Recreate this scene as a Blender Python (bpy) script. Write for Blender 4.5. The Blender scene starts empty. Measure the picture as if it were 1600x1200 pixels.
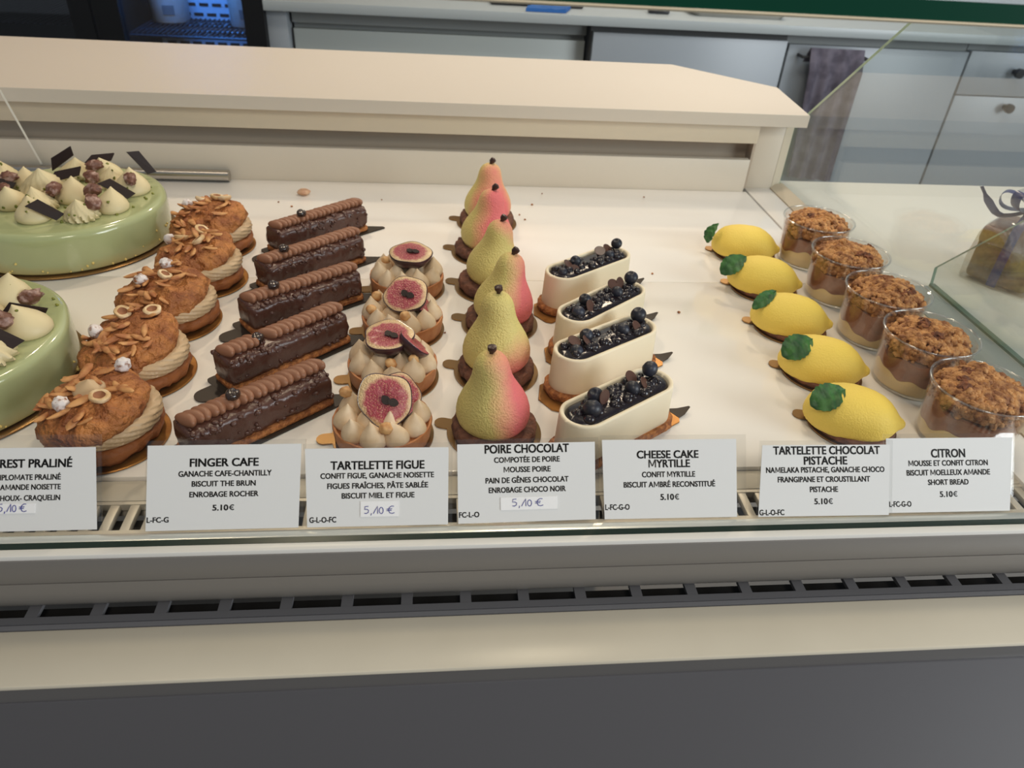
import bpy, bmesh, math, random
import numpy as np
from mathutils import Vector, Matrix, Euler, noise

# ------------------------------------------------------------------ camera
S = bpy.context.scene
COL = S.collection
PI = math.pi
pitch, yaw, roll = (math.radians(a) for a in (35.15, -7.27, 3.97))
cp, sp, cy, sy, cr, sr = math.cos(pitch), math.sin(pitch), math.cos(yaw), math.sin(yaw), math.cos(roll), math.sin(roll)
Zr = Matrix(((cy, -sy, 0), (sy, cy, 0), (0, 0, 1)))
right = Zr @ Vector((1, 0, 0)); fwd = Zr @ Vector((0, cp, -sp)); up = Zr @ Vector((0, sp, cp))
right, up = cr * right + sr * up, -sr * right + cr * up
cam_d = bpy.data.cameras.new('camera')
cam = bpy.data.objects.new('camera', cam_d); COL.objects.link(cam)
mw = Matrix((right, up, -fwd)).transposed().to_4x4(); mw.translation = (0, 0, 0.40)
cam.matrix_world = mw
cam_d.sensor_width = 36; cam_d.lens = 1150 / 1600 * 36
cam_d.clip_start = 0.02; cam_d.clip_end = 30
cam_d.dof.use_dof = True; cam_d.dof.focus_distance = 0.62; cam_d.dof.aperture_fstop = 11
S.camera = cam

# ------------------------------------------------------------------ light and exposure
S.view_settings.view_transform = 'Standard'; S.view_settings.look = 'None'
S.view_settings.gamma = 1; S.view_settings.exposure = 0.0
S.view_settings.use_curve_mapping = False
try:
    S.cycles.use_denoising = True
    S.cycles.caustics_reflective = False; S.cycles.caustics_refractive = False
    S.cycles.transparent_max_bounces = 24; S.cycles.max_bounces = 8
except Exception:
    pass
w = bpy.data.worlds.new('room_light'); S.world = w; w.use_nodes = True
w.node_tree.nodes['Background'].inputs[0].default_value = (0.80, 0.88, 1.0, 1)
w.node_tree.nodes['Background'].inputs[1].default_value = 0.27

def area(name, loc, target, size, power, col, shape='DISK', size_y=None):
    l = bpy.data.lights.new(name, 'AREA'); l.shape = shape; l.size = size
    if size_y: l.size_y = size_y
    l.energy = power; l.color = col
    o = bpy.data.objects.new(name, l); COL.objects.link(o); o.location = loc
    o.rotation_euler = (Vector(target) - Vector(loc)).to_track_quat('-Z', 'Y').to_euler()
    return o
WARM = (1.0, 0.80, 0.58)
area('ceiling_spot', (1.01, 2.63, 1.5), (0.2, 0.7, 0), 0.08, 13, WARM)
area('ceiling_spot', (-0.45, 1.9, 1.6), (0.1, 0.75, 0), 0.12, 9, WARM)
area('ceiling_spot', (0.35, 0.95, 1.7), (0.1, 0.75, 0), 0.25, 7.5, WARM)
area('ceiling_spot', (-0.8, 0.6, 1.7), (-0.2, 0.7, 0), 0.3, 2, WARM)
area('front_fill', (0.2, -0.9, 1.6), (0.15, 0.5, 0), 0.5, 12, (1.0, 0.88, 0.74))  # unseen warm fill added for the case front
area('shop_window', (3.0, -1.0, 0.9), (0.3, 0.45, -0.1), 1.6, 92, (0.90, 0.95, 1.0), 'RECTANGLE', 1.6)
kl = area('cabinet_fill', (0.9, 1.0, 1.7), (0.8, 2.1, -0.1), 1.2, 4.5, (0.86, 0.94, 1.0), 'RECTANGLE', 0.4); kl.data.spread = math.radians(100)  # added cool fill to brighten the cabinet fronts, spread kept narrow

# ------------------------------------------------------------------ materials
def lin(c):
    r = []
    for x in c[:3]:
        x /= 255.0
        r.append(x / 12.92 if x <= 0.04045 else ((x + 0.055) / 1.055) ** 2.4)
    return (*r, 1)
MATS = {}
def mat(name, col, rough=0.5, metal=0.0, coat=0.0, col2=None, nscale=40, ncon=(0.4, 0.6), bump=None, spec=0.5, sss=0, ntype='noise', coat_rough=0.05, detail=4):
    if name in MATS: return MATS[name]
    m = bpy.data.materials.new(name); m.use_nodes = True; MATS[name] = m
    nt = m.node_tree; N = nt.nodes; L = nt.links
    b = N['Principled BSDF']
    b.inputs['Base Color'].default_value = lin(col); b.inputs['Roughness'].default_value = rough
    b.inputs['Metallic'].default_value = metal; b.inputs['Coat Weight'].default_value = coat
    b.inputs['Coat Roughness'].default_value = coat_rough
    b.inputs['Specular IOR Level'].default_value = spec
    if sss:
        b.inputs['Subsurface Weight'].default_value = sss
        b.inputs['Subsurface Radius'].default_value = (0.006, 0.004, 0.002); b.inputs['Subsurface Scale'].default_value = 1
    def coords():
        tc = N.new('ShaderNodeTexCoord'); oi = N.new('ShaderNodeObjectInfo')
        mu = N.new('ShaderNodeVectorMath'); mu.operation = 'SCALE'; mu.inputs[0].default_value = (3.1, 1.7, 2.3)
        L.new(oi.outputs['Random'], mu.inputs['Scale'])
        ad = N.new('ShaderNodeVectorMath'); ad.operation = 'ADD'
        L.new(tc.outputs['Object'], ad.inputs[0]); L.new(mu.outputs[0], ad.inputs[1]); return ad.outputs[0]
    if col2:
        n = N.new('ShaderNodeTexNoise' if ntype == 'noise' else 'ShaderNodeTexVoronoi'); n.inputs['Scale'].default_value = nscale
        if ntype == 'noise': n.inputs['Detail'].default_value = detail
        L.new(coords(), n.inputs['Vector'])
        r = N.new('ShaderNodeValToRGB'); e = r.color_ramp.elements
        e[0].position, e[1].position = ncon; e[0].color = lin(col); e[1].color = lin(col2)
        L.new(n.outputs[0], r.inputs[0]); L.new(r.outputs[0], b.inputs['Base Color'])
    if bump:
        n = N.new('ShaderNodeTexNoise'); n.inputs['Scale'].default_value = bump[0]; n.inputs['Detail'].default_value = 3
        L.new(coords(), n.inputs['Vector'])
        bp = N.new('ShaderNodeBump'); bp.inputs['Strength'].default_value = bump[1]; bp.inputs['Distance'].default_value = bump[2]
        L.new(n.outputs[0], bp.inputs['Height']); L.new(bp.outputs[0], b.inputs['Normal'])
    return m

def glass(name, tint, gloss_rough=0.0, f0=0.04, haze=0.0, gain=1.0):
    """clear pane: transmits with a tint, mirrors by Schlick's law on either face"""
    m = bpy.data.materials.new(name); m.use_nodes = True; MATS[name] = m
    nt = m.node_tree; N = nt.nodes; L = nt.links; N.remove(N['Principled BSDF'])
    out = N['Material Output']
    g = N.new('ShaderNodeNewGeometry'); d = N.new('ShaderNodeVectorMath'); d.operation = 'DOT_PRODUCT'
    L.new(g.outputs['Incoming'], d.inputs[0]); L.new(g.outputs['Normal'], d.inputs[1])
    def mth(op, a, b=None):
        n = N.new('ShaderNodeMath'); n.operation = op
        for i, x in enumerate((a, b)):
            if x is None: continue
            if isinstance(x, (int, float)): n.inputs[i].default_value = x
            else: L.new(x, n.inputs[i])
        return n.outputs[0]
    c = mth('ABSOLUTE', d.outputs['Value']); c = mth('SUBTRACT', 1.0, c); c = mth('POWER', c, 5.0)
    c = mth('MULTIPLY', c, (1 - f0) * gain); c = mth('ADD', c, f0)
    t = N.new('ShaderNodeBsdfTransparent'); t.inputs[0].default_value = (*tint, 1)
    gl = N.new('ShaderNodeBsdfGlossy'); gl.inputs['Roughness'].default_value = gloss_rough; gl.inputs[0].default_value = (1, 1, 1, 1)
    mx = N.new('ShaderNodeMixShader'); L.new(c, mx.inputs[0]); L.new(t.outputs[0], mx.inputs[1]); L.new(gl.outputs[0], mx.inputs[2])
    L.new(mx.outputs[0], out.inputs['Surface'])
    return m

white_lam = mat('white_laminate', (238, 232, 224), 0.32, bump=(60, 0.02, 0.001))
deck_m = mat('white_deck', (240, 234, 226), 0.10, spec=0.3)
cream_m = mat('cream_laminate', (206, 195, 179), 0.4)
lip_m = mat('cream_lip', (200, 186, 164), 0.45)
slot_m = mat('dark_slot', (176, 160, 142), 0.7)
black_m = mat('black_void', (10, 10, 10), 0.8)
alu_m = mat('brushed_aluminium', (196, 192, 182), 0.38, 0.75, bump=(400, 0.03, 0.0005))
alu_b = mat('bright_aluminium', (228, 228, 220), 0.25, 0.6)
panel_m = mat('grey_front_panel', (126, 122, 116), 0.42, 0.25)
lacq_m = mat('grey_lacquer', (84, 83, 85), 0.30, 0.0, coat=0.4, coat_rough=0.2)
lacq2_m = mat('grey_lacquer_band', (92, 90, 88), 0.35)
slab_m = mat('stone_ledge', (204, 196, 176), 0.30, col2=(196, 188, 168), nscale=8, ncon=(0.35, 0.7))
steel_m = mat('steel', (190, 184, 176), 0.28, 1.0)
cab_m = mat('kitchen_front', (136, 142, 147), 0.35)
cabw_m = mat('kitchen_worktop', (154, 160, 160), 0.35)
cabd_m = mat('kitchen_recess', (120, 124, 122), 0.5)
gold_m = mat('gold_board', (168, 118, 58), 0.42, 0.7, col2=(140, 92, 40), nscale=60)
dgold_m = mat('dark_gold_board', (52, 42, 32), 0.5, 0.2)
bronze_m = mat('bronze_board', (146, 112, 70), 0.3, 0.85)
pane_m = glass('front_glass', (0.985, 0.99, 0.985), f0=0.008)
side_m = glass('side_glass', (0.925, 0.945, 0.935), f0=0.065)
acryl_m = glass('acrylic', (0.97, 0.97, 0.965), f0=0.04)
cup_m = glass('clear_plastic_cup', (0.97, 0.965, 0.955), f0=0.045, gloss_rough=0.06, gain=0.9)
rim_m = glass('cup_rim', (0.93, 0.93, 0.925), f0=0.16, gloss_rough=0.12)
cello_m = glass('cellophane', (0.95, 0.94, 0.92), f0=0.045, gloss_rough=0.05)
green_m = mat('glass_edge_green', (6, 56, 40), 0.3, spec=0.15)
green_l = mat('glass_edge_pale', (176, 190, 168), 0.25)

# ------------------------------------------------------------------ mesh helpers
def _ico(lv):
    bm = bmesh.new(); bmesh.ops.create_icosphere(bm, subdivisions=lv, radius=1)
    bm.verts.ensure_lookup_table()
    r = ([v.co.copy() for v in bm.verts], [tuple(v.index for v in f.verts) for f in bm.faces]); bm.free(); return r
ICO = {k: _ico(k) for k in (1, 2, 3, 4, 5)}

def nz(v, f, seed=0.0):
    return noise.noise(Vector((v[0] * f + seed, v[1] * f + seed * 1.37, v[2] * f - seed * 0.71)))

class MB:
    def __init__(self): self.v = []; self.f = []; self.mi = []
    def add(self, vs, fs, mi=0):
        b = len(self.v); self.v.extend(tuple(x) for x in vs)
        for f in fs: self.f.append(tuple(i + b for i in f)); self.mi.append(mi)
        return self
    def box(self, x0, x1, y0, y1, z0, z1, M=None, mi=0, bev=0.0):
        if bev:
            bm = bmesh.new(); bmesh.ops.create_cube(bm, size=1)
            for v in bm.verts: v.co = Vector(((x0 + x1) / 2 + v.co.x * (x1 - x0), (y0 + y1) / 2 + v.co.y * (y1 - y0), (z0 + z1) / 2 + v.co.z * (z1 - z0)))
            bmesh.ops.bevel(bm, geom=bm.edges[:], offset=bev, segments=2, affect='EDGES', profile=0.5)
            bm.verts.index_update()
            vs = [v.co.copy() for v in bm.verts]; fs = [tuple(v.index for v in f.verts) for f in bm.faces]; bm.free()
        else:
            vs = [Vector((x, y, z)) for x in (x0, x1) for y in (y0, y1) for z in (z0, z1)]
            fs = [(0, 1, 3, 2), (4, 6, 7, 5), (0, 4, 5, 1), (2, 3, 7, 6), (0, 2, 6, 4), (1, 5, 7, 3)]
        if M: vs = [M @ v for v in vs]
        return self.add(vs, fs, mi)
    def loft(self, rings, caps=True, closed=True, mi=0):
        n = len(rings[0]); vs = [p for r in rings for p in r]; fs = []
        for i in range(len(rings) - 1):
            for j in range(n if closed else n - 1):
                k = (j + 1) % n
                fs.append((i * n + j, i * n + k, (i + 1) * n + k, (i + 1) * n + j))
        if caps:
            fs.append(tuple(range(n - 1, -1, -1))); fs.append(tuple((len(rings) - 1) * n + j for j in range(n)))
        return self.add(vs, fs, mi)
    def lathe(self, prof, n=40, M=None, fun=None, mi=0, arc=None):
        """prof: (r,z) from bottom to top; fun(theta, r, z, k) -> (r, z)"""
        rings = []
        for k, (r, z) in enumerate(prof):
            ring = []
            for j in range(n):
                t = 2 * PI * j / n; rr, zz = (r, z) if fun is None else fun(t, r, z, k)
                p = Vector((rr * math.cos(t), rr * math.sin(t), zz)); ring.append(M @ p if M else p)
            rings.append(ring)
        return self.loft(rings, caps=True, mi=mi)
    def blob(self, c, rad, seed=0.0, amp=0.0, freq=2.0, lv=3, rot=None, amp2=0.0, freq2=8.0, mi=0, fun=None):
        vs0, fs = ICO[lv]; R = rot if rot else Matrix.Identity(3)
        if isinstance(rad, (int, float)): rad = (rad,) * 3
        vs = []
        for v in vs0:
            d = 1.0
            if amp: d += amp * nz(v, freq, seed)
            if amp2: d += amp2 * nz(v, freq2, seed + 9)
            p = Vector((v.x * rad[0] * d, v.y * rad[1] * d, v.z * rad[2] * d))
            if fun: p = fun(p)
            vs.append(R @ p + Vector(c))
        return self.add(vs, fs, mi)
    def tube(self, pts, r, n=8, mi=0, flat=None):
        pts = [Vector(p) for p in pts]; rings = []; u = None
        for i, p in enumerate(pts):
            t = (pts[min(i + 1, len(pts) - 1)] - pts[max(i - 1, 0)]).normalized()
            if u is None:
                u = t.orthogonal().normalized() if flat is None else (Vector(flat) - t * t.dot(Vector(flat))).normalized()
            else: u = (u - t * t.dot(u)).normalized()
            w_ = t.cross(u); rr = r(i / (len(pts) - 1)) if callable(r) else r
            a, b = rr if isinstance(rr, tuple) else (rr, rr)
            rings.append([p + u * (a * math.cos(2 * PI * k / n)) + w_ * (b * math.sin(2 * PI * k / n)) for k in range(n)])
        return self.loft(rings, mi=mi)
    def displace(self, amp, freq, seed=0.0, keep=None):
        me = bpy.data.meshes.new('tmp'); me.from_pydata(self.v, [], self.f); me.update()
        nv = [v.normal.copy() for v in me.vertices]; bpy.data.meshes.remove(me)
        for i, p in enumerate(self.v):
            q = Vector(p); kk = 1 if keep is None else keep(q)
            if kk: self.v[i] = tuple(q + nv[i] * (amp * kk * noise.noise(q * freq + Vector((seed, seed * 2, -seed)))))
        return self
    def xf(self, M):
        self.v = [tuple(M @ Vector(p)) for p in self.v]; return self
    def build(self, name, m, parent=None, smooth=True, loc=None, rot=None, ang=40):
        me = bpy.data.meshes.new(name); me.from_pydata(self.v, [], self.f); me.update()
        for x in (m if isinstance(m, (list, tuple)) else [m]): me.materials.append(x)
        if any(self.mi): me.polygons.foreach_set('material_index', self.mi)
        bm = bmesh.new(); bm.from_mesh(me); bmesh.ops.recalc_face_normals(bm, faces=bm.faces[:]); bm.to_mesh(me); bm.free()
        if smooth: me.shade_smooth(); me.set_sharp_from_angle(angle=math.radians(ang))
        o = bpy.data.objects.new(name, me); COL.objects.link(o)
        if parent: o.parent = parent
        if loc is not None: o.location = loc
        if rot is not None: o.rotation_euler = rot
        return o

def tag(o, label, cat, group=None, kind=None):
    o['label'] = label; o['category'] = cat
    if group: o['group'] = group
    if kind: o['kind'] = kind
    return o
def thing(name, label, cat, loc=(0, 0, 0), rz=0.0, group=None, rx=0, ry=0):
    o = bpy.data.objects.new(name, None); COL.objects.link(o); o.empty_display_size = 0.02
    o.location = (loc[0], loc[1], loc[2] + (0.0006 if loc[2] == 0 and loc[0] else 0)); o.rotation_euler = (rx, ry, rz)
    return tag(o, label, cat, group)
def part(o, label): o['label'] = label; return o
def twin(o, parent, loc, rot=(0, 0, 0), sc=1.0):
    """another part that shares the mesh of o"""
    c = o.copy(); COL.objects.link(c); c.parent = parent; c.location = loc; c.rotation_euler = rot
    c.scale = (sc,) * 3 if isinstance(sc, (int, float)) else sc
    return c
def fresh(mesh_obj_cache, key, maker, parent, loc, rot=(0, 0, 0), sc=1.0):
    """first use builds the mesh, later uses copy it"""
    if key not in mesh_obj_cache: mesh_obj_cache[key] = maker()
    o = bpy.data.objects.new(key.split('/')[0], mesh_obj_cache[key]); COL.objects.link(o); o.parent = parent
    o.location = loc; o.rotation_euler = rot; o.scale = (sc,) * 3 if isinstance(sc, (int, float)) else sc
    return o
CACHE = {}
def mesh_of(mb, name, m, ang=50):
    o = mb.build(name, m, ang=ang); me = o.data; bpy.data.objects.remove(o); return me

def stadium(L, W, n=12, z=0.0, rc=None):
    """rounded bar outline, L long on x, W wide; rc corner radius (default W/2)"""
    r = W / 2 if rc is None else rc; pts = []
    for cx, cy_, a0 in ((L / 2 - r, W / 2 - r, 0), (-L / 2 + r, W / 2 - r, PI / 2), (-L / 2 + r, -W / 2 + r, PI), (L / 2 - r, -W / 2 + r, 1.5 * PI)):
        for k in range(n + 1):
            a = a0 + PI / 2 * k / n; pts.append(Vector((cx + r * math.cos(a), cy_ + r * math.sin(a), z)))
    return pts
def tab_disc(r, ang, tl=0.0125, tw=0.0068, n=64):
    h = math.asin(tw / r); pts = []
    for k in range(n + 1):
        a = ang + h + (2 * PI - 2 * h) * k / n; pts.append((r * math.cos(a), r * math.sin(a)))
    d = Vector((math.cos(ang), math.sin(ang))); e = Vector((-d.y, d.x))
    c = d * (r + tl - tw)
    for k in range(9):
        a = -PI / 2 + PI * k / 8; q = c + d * (tw * math.cos(a)) + e * (tw * math.sin(a)); pts.append((q.x, q.y))
    return pts
def plate(pts, z0, z1):
    return MB().loft([[Vector((x, y, z)) for x, y in pts] for z in (z0, z1)])

# ------------------------------------------------------------------ setting
o = MB().box(-4, 4, -3, 3.4, -0.87, -0.85).build('floor', mat('floor_tiles', (120, 118, 114), 0.5), smooth=False); o['kind'] = 'structure'
o = MB().box(-4, 4, 2.85, 2.95, -0.85, 2.2).build('wall_back', mat('back_wall', (200, 205, 205), 0.6), smooth=False); o['kind'] = 'structure'

# ---- the pastry display case
case = thing('display_case', 'white refrigerated pastry display case holding the rows of cakes', 'display case', (0, 0, 0))
XL, XR, YF, YB = -0.95, 0.4885, 0.4425, 1.0857
d = MB(); d.box(XL, XR, YF, 0.7746, -0.012, 0, bev=0.0012); d.box(XL, XR, 0.7750, YB, -0.012, 0, bev=0.0012)
d.build('deck', deck_m, case)
MB().box(XL, 0.556, 0.420, 0.4418, -0.020, -0.0035, bev=0.001).build('deck_lip', mat('lip_grey', (196, 188, 172), 0.4), case)
v = MB()                                                             # slotted air outlet before the deck
v.box(XL, 0.556, 0.4165, 0.4195, -0.010, -0.004); v.box(XL, 0.556, 0.3835, 0.3905, -0.010, -0.004)
x = XL
while x < 0.55:
    v.box(x, x + 0.0068, 0.390, 0.417, -0.010, -0.0045, bev=0.0008); x += 0.0142
v.build('air_vent', mat('vent_metal', (206, 198, 182), 0.42, 0.2), case)
MB().box(XL, 0.556, 0.384, 0.4195, -0.05, -0.024).build('vent_duct', mat('duct_grey', (70, 64, 56), 0.8), case, smooth=False)
r_ = MB().box(XL, 0.4835, YB, YB + 0.012, -0.01, 0.0497, bev=0.0008).build('rear_riser', cream_m, case)
MB().box(XL, 0.4915, YB + 0.034, YB + 0.040, 0.0, 0.10).box(0.4880, 0.4918, YB + 0.0125, YB + 0.034, 0.0, 0.10).build('return_duct', slot_m, case, smooth=False)
MB().box(XL, 0.4835, YB + 0.0122, YB + 0.034, 0.030, 0.034).build('duct_floor', slot_m, case, smooth=False)
MB().box(XL, 0.489, YB + 0.004, YB + 0.012, 0.0735, 0.1030, bev=0.001).build('upper_lip', lip_m, case)
rr = MB(); rr.box(0.4925, 0.535, 0.40, 1.112, -0.012, -0.0006, bev=0.001)
rr.build('side_rail', white_lam, case)
MB().loft([[Vector((x_, y_, z_)) for y_ in (0.40, 1.112)] + [Vector((x2, y_, z2)) for y_, x2, z2 in ((1.112, x_, -0.01), (0.40, x_, -0.01))] for x_, z_ in ((0.5355, 0.0005), (0.5575, 0.006))]).build('side_upstand', lip_m, case, smooth=False)
p = MB(); p.box(0.4925, 0.5365, 1.104, 1.116, -0.002, 0.101, bev=0.001)
p.build('corner_post', cream_m, case)
MB().loft([[Vector((0.5365, 1.104, z)), Vector((0.5575, 1.122, z)), Vector((0.5575, 1.128, z)), Vector((0.5365, 1.116, z))] for z in (-0.002, 0.101)]).build('corner_return', lip_m, case, smooth=False)

def pane_x(x0, x1, yz, name, m, parent, edge=green_m):
    """upright pane between x0 and x1 with outline yz; its narrow edge faces take the second material"""
    b = MB(); n = len(yz)
    b.loft([[Vector((x_, y_, z_)) for y_, z_ in yz] for x_ in (x0, x1)], caps=False, mi=1)
    b.add([Vector((x0, *q)) for q in yz], [tuple(range(n))]); b.add([Vector((x1, *q)) for q in yz], [tuple(range(n))])
    return b.build(name, [m, edge], parent, smooth=False)
pane_x(0.558, 0.5625, [(1.1315, 0.0), (1.1315, 0.088), (1.1165, 0.1015), (1.0975, 0.1015), (1.0961, 0.1185), (0.907, 0.2787), (0.830, 0.345), (0.374, 0.345), (0.374, 0.0)], 'side_glass', side_m, case, mat('edge_pale_green', (170, 188, 150), 0.2))  # narrow edge faces take one even pale green
pane_x(-0.552, -0.549, [(1.0845, 0.018), (1.0775, 0.018), (1.0335, 0.1293), (1.0560, 0.1015), (1.0845, 0.0300)], 'glass_gusset', pane_m, case, mat('edge_white', (236, 232, 222), 0.3))
gus = bpy.data.objects['glass_gusset']
for pol in gus.data.polygons: pol.material_index = 1 if pol.material_index == 1 and abs(pol.center.z - 0.0736) < 0.01 and pol.center.y < 1.058 else 0
fg = MB()                                                             # upright front glass, green lower edge
fg.box(XL, 0.557, 0.368, 0.3735, 0.003, 0.3495)
fg.mi = [0, 0, 0, 0, 1, 1]
fg.build('front_glass', [pane_m, mat('glass_edge_dark', (14, 36, 28), 0.3, spec=0.2)], case, smooth=False)
tg = MB().box(XL, 0.566, 0.3710, 0.80, 0.3503, 0.3590)
tg.mi = [1, 1, 1, 1, 0, 0]
tg.build('top_glass', [glass('top_glass', (0.955, 0.975, 0.965), f0=0.04), green_m], case, smooth=False)
MB().box(XL, 0.566, 0.3695, 0.3715, 0.3488, 0.3502).build('top_glass_reflection', mat('reflection_beige', (226, 208, 176), 0.4), case, smooth=False)  # beige strip painted as the reflection below the green glass edge
# aluminium bottom channel, bead, fascia, curved panel, slotted grille
XE = 0.95
MB().box(XL, XE, 0.3738, 0.3812, -0.010, 0.0028, bev=0.0012).build('glass_channel', alu_b, case)
MB().box(XL, XE, 0.3680, 0.3738, -0.010, 0.0022).build('channel_floor', mat('channel_dark', (40, 60, 50), 0.4), case, smooth=False)
MB().box(XL, XE, 0.3610, 0.3680, -0.004, 0.0034, bev=0.0010).build('glass_bead', mat('white_bead', (214, 212, 204), 0.35), case)
MB().box(XL, XE, 0.3600, 0.3640, -0.0228, -0.0002, bev=0.0006).build('upper_fascia', panel_m, case)
prof = [(0.3606, -0.0241), (0.3606, -0.034), (0.3614, -0.041), (0.3635, -0.048), (0.3665, -0.0535), (0.3705, -0.0575), (0.376, -0.0598), (0.376, -0.065), (0.372, -0.065), (0.366, -0.0595), (0.364, -0.05), (0.364, -0.0241)]
prof = prof[:6] + [(0.3735, -0.0575), (0.3735, -0.0241)]
MB().loft([[Vector((x_, y_, z_)) for y_, z_ in prof] for x_ in (XL, XE)]).build('curved_fascia', panel_m, case)
g = MB()
g.box(XL, XE, 0.3555, 0.3612, -0.064, -0.060)
x = -0.2866 - 0.0446 * 14 - 0.0075
while x < XE:
    g.box(x, x + 0.0085, 0.361, 0.3740, -0.0635, -0.0602); x += 0.0446
g.build('floor_grille', mat('grille_grey', (104, 104, 106), 0.4, 0.3), case, smooth=False)
MB().box(XL, XE, 0.3628, 0.3638, -0.0255, -0.0215).build('gap_shade_strip', black_m, case, smooth=False)  # black strip paints the shade inside the fascia groove
MB().box(XL, XE, 0.362, 0.380, -0.10, -0.075).build('grille_duct', black_m, case, smooth=False)
MB().box(XL, XE, 0.3515, 0.3548, -0.068, -0.0606).build('grille_edge', mat('edge_grey', (120, 120, 122), 0.4, 0.3), case, smooth=False)

ledge = MB().box(-1.0, 1.0, 0.3062, 0.3510, -0.0655, -0.0612, bev=0.0016).build('stone_ledge', slab_m)
tag(ledge, 'long cream stone ledge along the front foot of the display case', 'ledge')
cf = thing('counter_front', 'plain grey lacquered counter front below the cream ledge', 'counter')
MB().box(-1.0, 1.0, 0.309, 0.35, -0.082, -0.0685).build('upper_band', lacq2_m, cf, smooth=False)
MB().box(-1.0, 1.0, 0.3075, 0.36, -0.85, -0.0822, bev=0.001).build('front_panel', lacq_m, cf)

# ---- rear service counter top
poly = [(-1.1, 1.0755), (0.5545, 1.0765), (0.5568, 1.0985), (0.5705, 1.2450), (0.4285, 1.3895), (-1.1, 1.3925)]
ct = MB(); cen = Vector((-0.2, 1.23))
def inset(q, k): return (Vector(q) - cen) * (1 - k) + cen
ct.loft([[Vector((*q, 0.1035)) for q in poly], [Vector((*q, 0.1203)) for q in poly], [Vector((*inset(q, 0.0012), 0.1213)) for q in poly]])
sc_ = thing('service_counter', 'long beige service counter with a cut corner behind the pastries', 'counter')
ct.build('counter_top', mat('beige_top', (205, 194, 179), 0.5, spec=0.3), sc_, smooth=False)
MB().box(-1.1, 0.42, 1.205, 1.37, -0.85, 0.1033).build('counter_base', cream_m, sc_, smooth=False)

rod = MB().tube([(-0.9, 1.0765, 0.0085), (-0.2960, 1.0765, 0.0085)], 0.0080, 20)
rod = rod.build('steel_rod', steel_m, ang=60); tag(rod, 'round steel rod lying along the rear edge of the white deck', 'rod')

# ---- neighbouring case on the right
nc = thing('side_display_case', 'low white display ledge on the right with the ribbon tied bag', 'display case')
MB().box(0.5640, 1.6, 0.395, 1.140, -0.03, 0.0, bev=0.001).build('deck', mat('neighbour_deck', (226, 222, 212), 0.3), nc)
MB().box(0.566, 0.611, 0.40, 0.770, 0.0001, 0.0012).build('glass_dim_strip', mat('glass_dim_grey', (150, 156, 150), 0.4), nc, smooth=False)  # grey strip paints in the dimming and reflections of the doubled glass
pane_x(0.615, 0.619, [(0.7728, 0.0005), (0.7767, 0.0229), (0.6813, 0.1245), (0.50, 0.30), (0.41, 0.30), (0.41, 0.0005)], 'divider_glass', side_m, nc, mat('edge_soft', (110, 140, 118), 0.2))
MB().box(0.6135, 0.6205, 0.41, 0.772, 0.0, 0.0032).build('glass_foot', mat('foot_green', (104, 128, 110), 0.25), nc, smooth=False)

# ------------------------------------------------------------------ kitchen behind
KY = 2.1
def front(mb, x0, x1, z0, z1, y=0.0, t=0.02): mb.box(x0, x1, y, y + t, z0, z1, bev=0.0015); return mb
wt = MB().box(-0.4220, 2.6, KY - 0.026, 2.84, 0.069, 0.093, bev=0.002).build('worktop', cabw_m)
tag(wt, 'long pale grey kitchen worktop above the white cabinets', 'worktop')
side = MB().box(-0.4225, -0.372, KY + 0.005, 2.83, -0.85, 0.0685, bev=0.001).build('cabinet_end_panel', cab_m)
tag(side, 'narrow grey end panel between the dark fridge and recessed cabinet', 'panel')
c1 = thing('base_cabinet', 'wide recessed grey cabinet beside the dark fridge', 'cabinet', (0.02, KY, -0.85), group='kitchen cabinets')
front(MB(), -0.385, 0.388, 0.05, 0.87, y=0.045).build('front_panel', mat('cab_grey', (166, 172, 168), 0.4), c1)
MB().box(-0.385, 0.388, 0.065, 0.7, 0.05, 0.9).build('body', cabd_m, c1, smooth=False)
MB().box(-0.385, 0.388, 0.04, 0.06, 0.885, 0.918).build('overhang_shade', cabd_m, c1, smooth=False)  # darker band stands in for the shadow of the worktop overhang
c2 = thing('base_cabinet', 'white cabinet with one plain front standing slightly forward', 'cabinet', (0.687, KY, -0.85), group='kitchen cabinets')
front(MB(), -0.268, 0.268, 0.05, 0.902, y=-0.010).build('door', cab_m, c2)
MB().box(-0.272, 0.272, 0.012, 0.7, 0.05, 0.917).build('body', mat('cab_dark', (52, 52, 50), 0.6), c2, smooth=False)
c3 = thing('base_cabinet', 'white cabinet with a dark towel hanging on its handle', 'cabinet', (1.228, KY, -0.85), group='kitchen cabinets')
dr = front(MB(), -0.262, 0.265, 0.05, 0.893).build('door', cab_m, c3)
MB().box(-0.264, 0.267, 0.021, 0.7, 0.05, 0.917).build('body', cabd_m, c3, smooth=False)
h = MB(); h.tube([(-0.232, -0.001, 0.868), (-0.232, -0.030, 0.868), (-0.044, -0.030, 0.868), (-0.044, -0.001, 0.868)], 0.004, 8)
h.build('handle', mat('dark_metal', (50, 48, 46), 0.4, 0.6), dr)
c4 = thing('base_cabinet', 'white drawer cabinet with dark knobs at the far right', 'cabinet', (1.80, KY, -0.85), group='kitchen cabinets')
MB().box(-0.302, 0.4, 0.021, 0.7, 0.05, 0.917).build('body', cabd_m, c4, smooth=False)
for z0, z1, kx, kz in ((0.780, 0.897, -0.150, 0.848), (0.400, 0.777, -0.135, 0.752)):
    q = front(MB(), -0.300, 0.4, z0, z1).build('drawer', cab_m, c4)
    k = MB(); k.tube([(kx, 0.001, kz), (kx, -0.014, kz), (kx, -0.018, kz), (kx, -0.030, kz)], lambda s: 0.007 if s < 0.4 else 0.013, 12)
    k.build('knob', mat('dark_knob', (44, 42, 40), 0.35, 0.4), q)
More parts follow.
